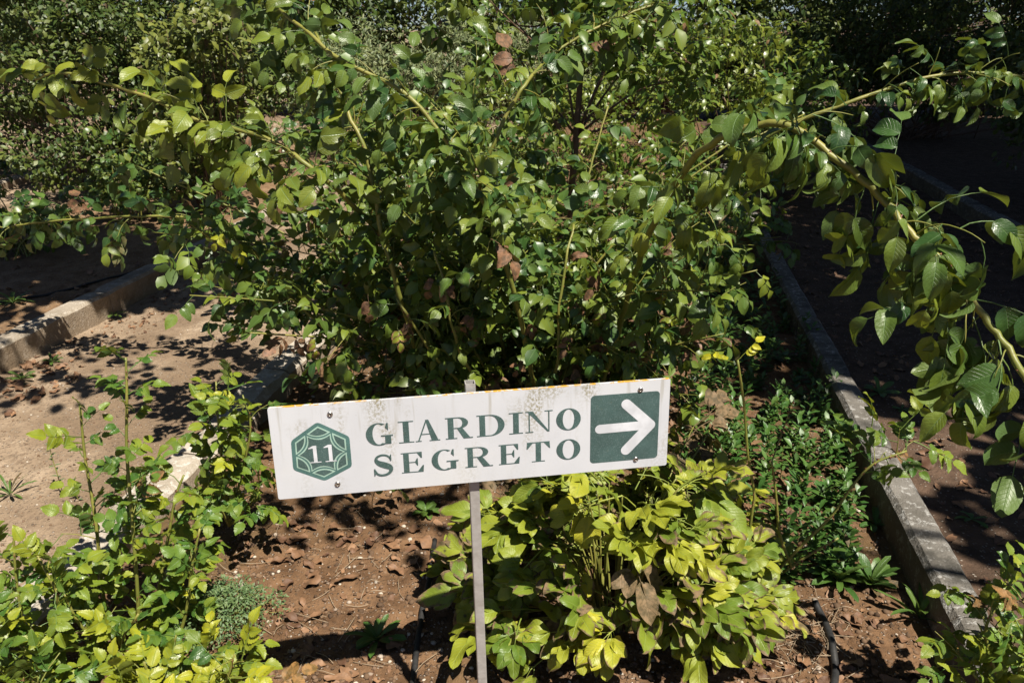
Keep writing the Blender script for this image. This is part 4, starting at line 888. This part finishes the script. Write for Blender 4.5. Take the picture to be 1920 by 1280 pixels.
def stem_weed(label, px, py, h, seed, n=10, size=.03, kindm=WEED, name='stem_weed'):
    rng = random.Random(seed); q = gz(px, py, .03); q = gz(px, py, ground_h(q[0], q[1])); root = empty(name, q, label, 'weed')
    D = np.array([rng.uniform(-.2, .2), rng.uniform(-.1, .1), 1]); pts = [np.array((0, 0, -.01))] + [D * h * t + .012 * rnd3(rng) for t in (.35, .7, 1)]
    p = catmull(pts, 4); V, F = tube(p, np.linspace(.002, .001, len(p)), 5); link_mesh('stem', V, F, CANE, root)
    for i in range(n):
        f = .12 + .88 * i / n; P = p[int(f * (len(p) - 1))]; a = i * 2.4; V, F, U = leaflet(rng, size * rng.uniform(.7, 1.2), size * .42, 6, 2, .3, .5)
        M = leaf_matrix(P, (math.cos(a), math.sin(a), .35), (0, 0, 1), 1); o = link_mesh('leaf', V @ M[:3, :3].T + M[:3, 3], F, kindm[0], root, uv=U); o.color = (*tint(rng, .1, .06), 1)
stem_weed('thin grey-green stem weed standing on the sandy path', 118, 925, .22, 401, 16, .022, FERN)
stem_weed('slender young weed stem on bright sandy path near rosette tuft', 148, 935, .10, 402, 8, .02, FERN)
stem_weed('upright leafy weed in the shade next to the bare thorny rose', 1462, 900, .16, 403, 14, .035)

def feathery():
    rng = random.Random(55); q = gz(425, 1165, 0); b = np.array([q[0], q[1], ground_h(q[0], q[1])]); root = empty('feathery_weed', b, 'low mound of feathery grey-green weed on the reddish soil', 'weed'); L = []
    for i in range(80):
        a = rng.uniform(0, 6.28); s = rng.random() ** .6; P = b + np.array([math.cos(a) * .16 * s, math.sin(a) * .13 * s, .11 * (1 - s * .6) * rng.uniform(.6, 1.1)])
        pth = catmull([b + (P - b) * .12 - (0, 0, .01), b + (P - b) * .6 + np.array([0, 0, .01]), P], 4); add_cane(root, pth, .0012, .0007, CANE, name='stem', sides=4)
        clump_leaves(rng, L, P, (.034, .034, .02), 44, .36, .12, .08)
    place_leaves(root, KF, L, cap=0)
KF = Kind('leaf', FERN, lambda s, h: single(s, .03, .013, h, petiole=0), 3)
feathery()

K_WEED = Kind('leaf', WEED, lambda s, h: single(s, .042, .017, h, petiole=0, shape=(.8, .5)), 4)
def ground_cover():
    rng = random.Random(66); L = []; root = bpy.data.objects.new('weed_patch', None)
    spots = []
    while len(spots) < 190:
        px, py = rng.uniform(1270, 1600), rng.uniform(590, 1105)
        if px > 1500 + (py - 590) * .36 or (py > 980 and px < 1430): continue
        q = gz(px, py, 0); spots.append((q[0], q[1], ground_h(q[0], q[1])))
    for x, y, z in spots:
        h = rng.uniform(.03, .17); n = rng.randrange(12, 30); base = np.array((x, y, z))
        for i in range(n):
            a = i * 2.4; f = (i + 1) / n; e = .3 + .8 * f; P = base + np.array([rng.uniform(-.012, .012), rng.uniform(-.012, .012), h * f])
            L.append((leaf_matrix(P, (math.cos(a) * math.cos(e), math.sin(a) * math.cos(e), math.sin(e) * .8), (0, 0, 1), rng.uniform(.7, 1.3)), rng.randrange(100), tint(rng, .06, .06)))
    for _ in range(420):
        p = ks(rng.uniform(-1.3, .86), rng.uniform(3.7, 9)); z = ground_h(p[0], p[1]); h = rng.uniform(.05, .22); n = rng.randrange(12, 26)
        for i in range(n):
            a = i * 2.4; f = (i + 1) / n; e = .2 + .7 * f; P = np.array((p[0] + rng.uniform(-.05, .05), p[1] + rng.uniform(-.05, .05), z + h * f))
            L.append((leaf_matrix(P, (math.cos(a) * math.cos(e), math.sin(a) * math.cos(e), math.sin(e) * .8), (0, 0, 1), rng.uniform(.9, 1.7)), rng.randrange(100), tint(rng, .12, .1)))
    o = mass_mesh('weed_patch', K_WEED, L, WEED[1], None, (0, 0, 0)); tag(o, 'dark green low weeds carpeting the shaded soil beside the grey kerb', 'weeds', kind='stuff')
    # sparse seedlings elsewhere, grass and flowers beyond the far kerb
    L = []
    for _ in range(900):
        s = rng.uniform(-7.6, -6.5); t = rng.uniform(6.2, 10.5); p = ks(s, t); p[2] = ground_h(p[0], p[1]); a = rng.uniform(0, 6.28)
        L.append((leaf_matrix(p, (math.cos(a) * .5, math.sin(a) * .5, 1), (math.cos(a), math.sin(a), 0), rng.uniform(.9, 2.2)), rng.randrange(100), tint(rng, .35, .15)))
    o = mass_mesh('grass_strip', K_WEED, L, WEED[1], None, (0, 0, 0)); tag(o, 'short pale grass behind the low buff kerb', 'grass', kind='stuff')
ground_cover()
PINK = simple_mat('pink petal', (.55, .22, .38), (.70, .40, .55), 30, .6, .1); WHITE = simple_mat('white petal', (.72, .68, .70), (.8, .76, .78), 30, .6, .1)
for i in range(13):
    rng = random.Random(700 + i); p = ks(rng.uniform(-6.85, -6.45), rng.uniform(7.2, 9.6)); z = ground_h(p[0], p[1]); pink = i % 3 > 0
    root = empty('small_flower', (p[0], p[1], z), ('small pink' if pink else 'small whitish') + ' flower on short stem behind the low buff kerb', 'flower', 'flowers behind the buff kerb'); h = rng.uniform(.10, .17)
    V, F = tube(np.array([(0, 0, -.01), (.005, 0, h * .5), (0, 0, h)]), [.002] * 3, 5); link_mesh('stem', V, F, CANE, root)
    for j in range(6):
        V, F, U = leaflet(rng, .028, .02, 3, 2, .2, .3); M = leaf_matrix((0, 0, h), (math.cos(j * 1.05), math.sin(j * 1.05), .35), (0, 0, 1), 1); link_mesh('petal', V @ M[:3, :3].T + M[:3, 3], F, PINK if pink else WHITE, root, uv=U)

# ------------------------------------------------------------------ hoses
RUB = simple_mat('black rubber hose', (.016, .016, .017), (.035, .034, .033), 40, .55, .2)
def hose(label, pts, r, lift=None):
    P = []
    for px, py in pts:
        q = gz(px, py, 0.02); q = gz(px, py, ground_h(q[0], q[1]) + r); P.append(q)
    p = catmull(P, 8)
    for i in range(len(p)): p[i][2] = ground_h(p[i][0], p[i][1]) + r * .75
    for _ in range(3): p[1:-1, 2] = (p[:-2, 2] + 2 * p[1:-1, 2] + p[2:, 2]) / 4 + .0004
    V, F = tube(p, [r] * len(p), 12); o = link_mesh('irrigation_hose', V, F, RUB); tag(o, label, 'hose', 'black irrigation hoses')
hose('thick black irrigation hose ending by the stub of the thorny rose', [(1528, 1125), (1545, 1160), (1562, 1215), (1566, 1260), (1556, 1330)], .0105)
hose('black irrigation hose running past the peony beside the sign post', [(815, 1010), (805, 1085), (792, 1150), (782, 1210), (772, 1290), (765, 1340)], .0085)
hose('thin black irrigation hose on the soil behind the pale kerb', [(-30, 575), (40, 560), (110, 543), (200, 522), (270, 500), (330, 480)], .007)
hose('short grey-black hose stub beside the limestone edging', [(395, 985), (420, 955), (445, 930), (480, 905)], .009)

# ------------------------------------------------------------------ fallen leaves, stones, twigs
def dry_mat(name, a, b):
    m = bpy.data.materials.new(name); k = NT(m); oi = k.n('ShaderNodeObjectInfo'); g = k.n('ShaderNodeNewGeometry')
    r = k.math('FRACT', k.math('ADD', oi.outputs['Random'], g.outputs['Random Per Island']))
    c = k.mix(r, a, b); c = k.mix(k.math('MULTIPLY', k.ramp(k.noise(g.outputs['Position'], 60, 4), .4, .7), .5), c, (.10, .055, .03)); c = k.mix(k.math('MULTIPLY', g.outputs['Backfacing'], .4), c, (.42, .30, .20))
    p = k.n('ShaderNodeBsdfPrincipled'); k.l(c, p.inputs['Base Color']); p.inputs['Roughness'].default_value = .65
    b2 = k.n('ShaderNodeBump'); b2.inputs['Strength'].default_value = .5; b2.inputs['Distance'].default_value = .003; k.l(k.noise(g.outputs['Position'], 150, 3), b2.inputs['Height']); k.l(b2.outputs[0], p.inputs['Normal']); k.out(p.outputs[0]); return m
DRY = dry_mat('dry fallen leaf', (.09, .042, .022), (.30, .165, .085))
def dry_leaf(s, hi):
    rng = random.Random(s); L = rng.uniform(.030, .075); V, F, U = leaflet(rng, L, L * rng.uniform(.40, .70), 7 if hi else 3, 4 if hi else 2, rng.uniform(-.2, .7), rng.uniform(-.9, .7), 0, (.55, .75), .16, .5, .4 if rng.random() < .4 else 0)
    V = V - [0, L * .45, 0]; V[:, 2] -= V[:, 2].min() ; return V, F, U
K_DRY = Kind('fallen_leaf', (DRY, DRY), dry_leaf, 12, 8)
def litter():
    rng = random.Random(99); n = 0
    zones = [((400, 930, 830, 1290), 105, 0, 'dry brown fallen leaf on the reddish soil under the sign', 'fallen leaves on the soil under the sign'),
             ((0, 600, 150, 800), 52, -1, 'dry orange-brown fallen leaf at the foot of the pale sunlit kerb', 'fallen leaves at the pale kerb'),
             ((1440, 1120, 1720, 1290), 40, 0, 'dry brown fallen leaf near the black hose and grey kerb', 'fallen leaves by the hose'),
             ((1540, 420, 1920, 900), 60, 1, 'brown fallen leaf on the shaded path', 'fallen leaves on the shaded path'),
             ((0, 500, 300, 600), 30, -2, 'dry fallen leaf on the soil behind the pale kerb', 'fallen leaves behind the pale kerb')]
    for (x0, y0, x1, y1), cnt, zone, lab, grp in zones:
        k = 0; tries = 0; cent = [(rng.uniform(x0, x1), rng.uniform(y0, y1)) for _ in range(9)]
        while k < cnt and tries < 5000:
            tries += 1
            if rng.random() < .6: c = rng.choice(cent); px, py = c[0] + rng.gauss(0, 35), c[1] + rng.gauss(0, 24)
            else: px, py = rng.uniform(x0, x1), rng.uniform(y0, y1)
            z0 = {0: 0, -1: .055, 1: .10, -2: .16}[zone]; q = gz(px, py, z0); s = q @ KN
            ok = {0: -1.52 < s < .84, -1: -2.92 < s < -2.55, 1: 1.04 < s < 2.66, -2: s < -3.14}[zone]
            if not ok: continue
            q = gz(px, py, ground_h(q[0], q[1])); h = ground_h(q[0], q[1]); o = bpy.data.objects.new('fallen_leaf', K_DRY.hi[rng.randrange(K_DRY.n)]); COL.objects.link(o)
            o.location = (q[0], q[1], h + .0005); sc = rng.uniform(.75, 1.25); o.scale = (sc, sc, sc); o.rotation_euler = (rng.uniform(-.25, .25), rng.uniform(-.25, .25), rng.uniform(0, 6.28)); tag(o, lab, 'leaf', grp); k += 1
    # small crumbs of dead leaf, joined
    L = []
    for _ in range(2600):
        z = rng.choice((0, 0, 0, -1, 1, 1, 1)); s, t = {0: (rng.uniform(-1.5, .85), rng.uniform(1.5, 5)), -1: (rng.uniform(-2.93, -2.6), rng.uniform(2.8, 6)), 1: (rng.uniform(1.02, 2.68), rng.uniform(1.5, 10))}[z]
        p = ks(s, t); p[2] = ground_h(p[0], p[1]) + .001; a = rng.uniform(0, 6.28)
        L.append((leaf_matrix(p, (math.cos(a), math.sin(a), rng.uniform(-.3, .3)), (rng.uniform(-.4, .4), rng.uniform(-.4, .4), 1), rng.uniform(.25, .7) if z < 1 else rng.uniform(.4, 1.0)), rng.randrange(100), (0, 0, 0)))
    o = mass_mesh('leaf_litter', K_DRY, L, DRY, None, (0, 0, 0)); tag(o, 'crumbled dry leaf litter scattered over the soil', 'leaf litter', kind='stuff')
    # pebbles and clods
    bm = bmesh.new(); bmesh.ops.create_icosphere(bm, subdivisions=1, radius=1); V0 = np.array([v.co[:] for v in bm.verts]); F0 = np.array([[v.index for v in f.verts] for f in bm.faces]); bm.free()
    VS = []; FS = []; off = 0; nr = np.random.default_rng(4)
    for i in range(7500):
        px, py = (rng.uniform(-50, 1700), rng.uniform(560, 1300)); q = gz(px, py, .03); s = q @ KN
        if s < -2.9 or s > .87 or -1.75 < s < -1.52: continue
        h = ground_h(q[0], q[1]); r = .0022 + .0075 * rng.random() ** 5; r *= 1.0 if s > -1.5 else .8
        V = V0 * (1 + nr.uniform(-.25, .25, (len(V0), 1))) * r * np.array([1, rng.uniform(.7, 1.2), rng.uniform(.5, .8)])
        VS.append(V + np.array([q[0], q[1], h + r * .25])); FS.append(F0 + off); off += len(V0)
    m = bpy.data.materials.new('pale grit'); k = NT(m); g = k.n('ShaderNodeNewGeometry'); p = k.n('ShaderNodeBsdfPrincipled')
    c = k.mix(k.ramp(g.outputs['Random Per Island'], .35, .9), (.17, .105, .065), (.50, .43, .35)); k.l(c, p.inputs['Base Color']); p.inputs['Roughness'].default_value = .9; k.out(p.outputs[0])
    o = link_mesh('grit', np.vstack(VS), np.vstack(FS), m); tag(o, 'small pale stones and soil crumbs on path and bed', 'stones', kind='stuff')
    VS = []; FS = []; off = 0
    for i in range(11000):
        px, py = (rng.uniform(300, 1720), rng.uniform(880, 1300)) if rng.random() < .8 else (rng.uniform(-50, 480), rng.uniform(560, 1250)); q = gz(px, py, .02); s = q @ KN
        if s < -2.9 or s > .87 or -1.75 < s < -1.52: continue
        h = ground_h(q[0], q[1]); r = (.002 + .009 * rng.random() ** 5) * (1.0 if s > -1.5 else .6)
        V = V0 * (1 + nr.uniform(-.35, .35, (len(V0), 1))) * r * np.array([1, rng.uniform(.7, 1.3), rng.uniform(.6, .95)])
        VS.append(V + np.array([q[0], q[1], h + r * .15])); FS.append(F0 + off); off += len(V0)
    m = bpy.data.materials.new('soil crumbs'); k = NT(m); g = k.n('ShaderNodeNewGeometry'); p = k.n('ShaderNodeBsdfPrincipled')
    k.l(k.mix(g.outputs['Random Per Island'], (.06, .034, .018), (.21, .13, .075)), p.inputs['Base Color']); p.inputs['Roughness'].default_value = .95; k.out(p.outputs[0])
    o = link_mesh('soil_crumbs', np.vstack(VS), np.vstack(FS), m); tag(o, 'loose brown clods and crumbs of earth over the bed', 'soil', kind='stuff')
    # straw and twigs by the thorny rose
    TW = cane_mat('dry twig', (.26, .19, .12), (.36, .28, .19), (.14, .09, .06)); V = []; F = []
    for _ in range(150):
        px, py = (rng.gauss(1490, 55), rng.gauss(1185, 45)) if rng.random() < .7 else (rng.uniform(420, 800), rng.uniform(950, 1270)); q = gz(px, py, 0); a = rng.uniform(0, 6.28); l = rng.uniform(.03, .12)
        if not -1.5 < q @ KN < .85: continue
        pts = []
        for f in (-.5, 0, .5):
            x, y = q[0] + math.cos(a) * l * f + rng.uniform(-.006, .006), q[1] + math.sin(a) * l * f; pts.append((x, y, ground_h(x, y) + .004 + rng.uniform(0, .01)))
        v, f2 = tube(catmull(pts, 3), [.0011] * 7, 4); F += [tuple(i + len(V) for i in ff) for ff in f2]; V += v
    o = link_mesh('dry_straw', V, F, TW); tag(o, 'thin dry straw and twigs on the soil by the thorny rose stub', 'straw', kind='stuff')
litter()
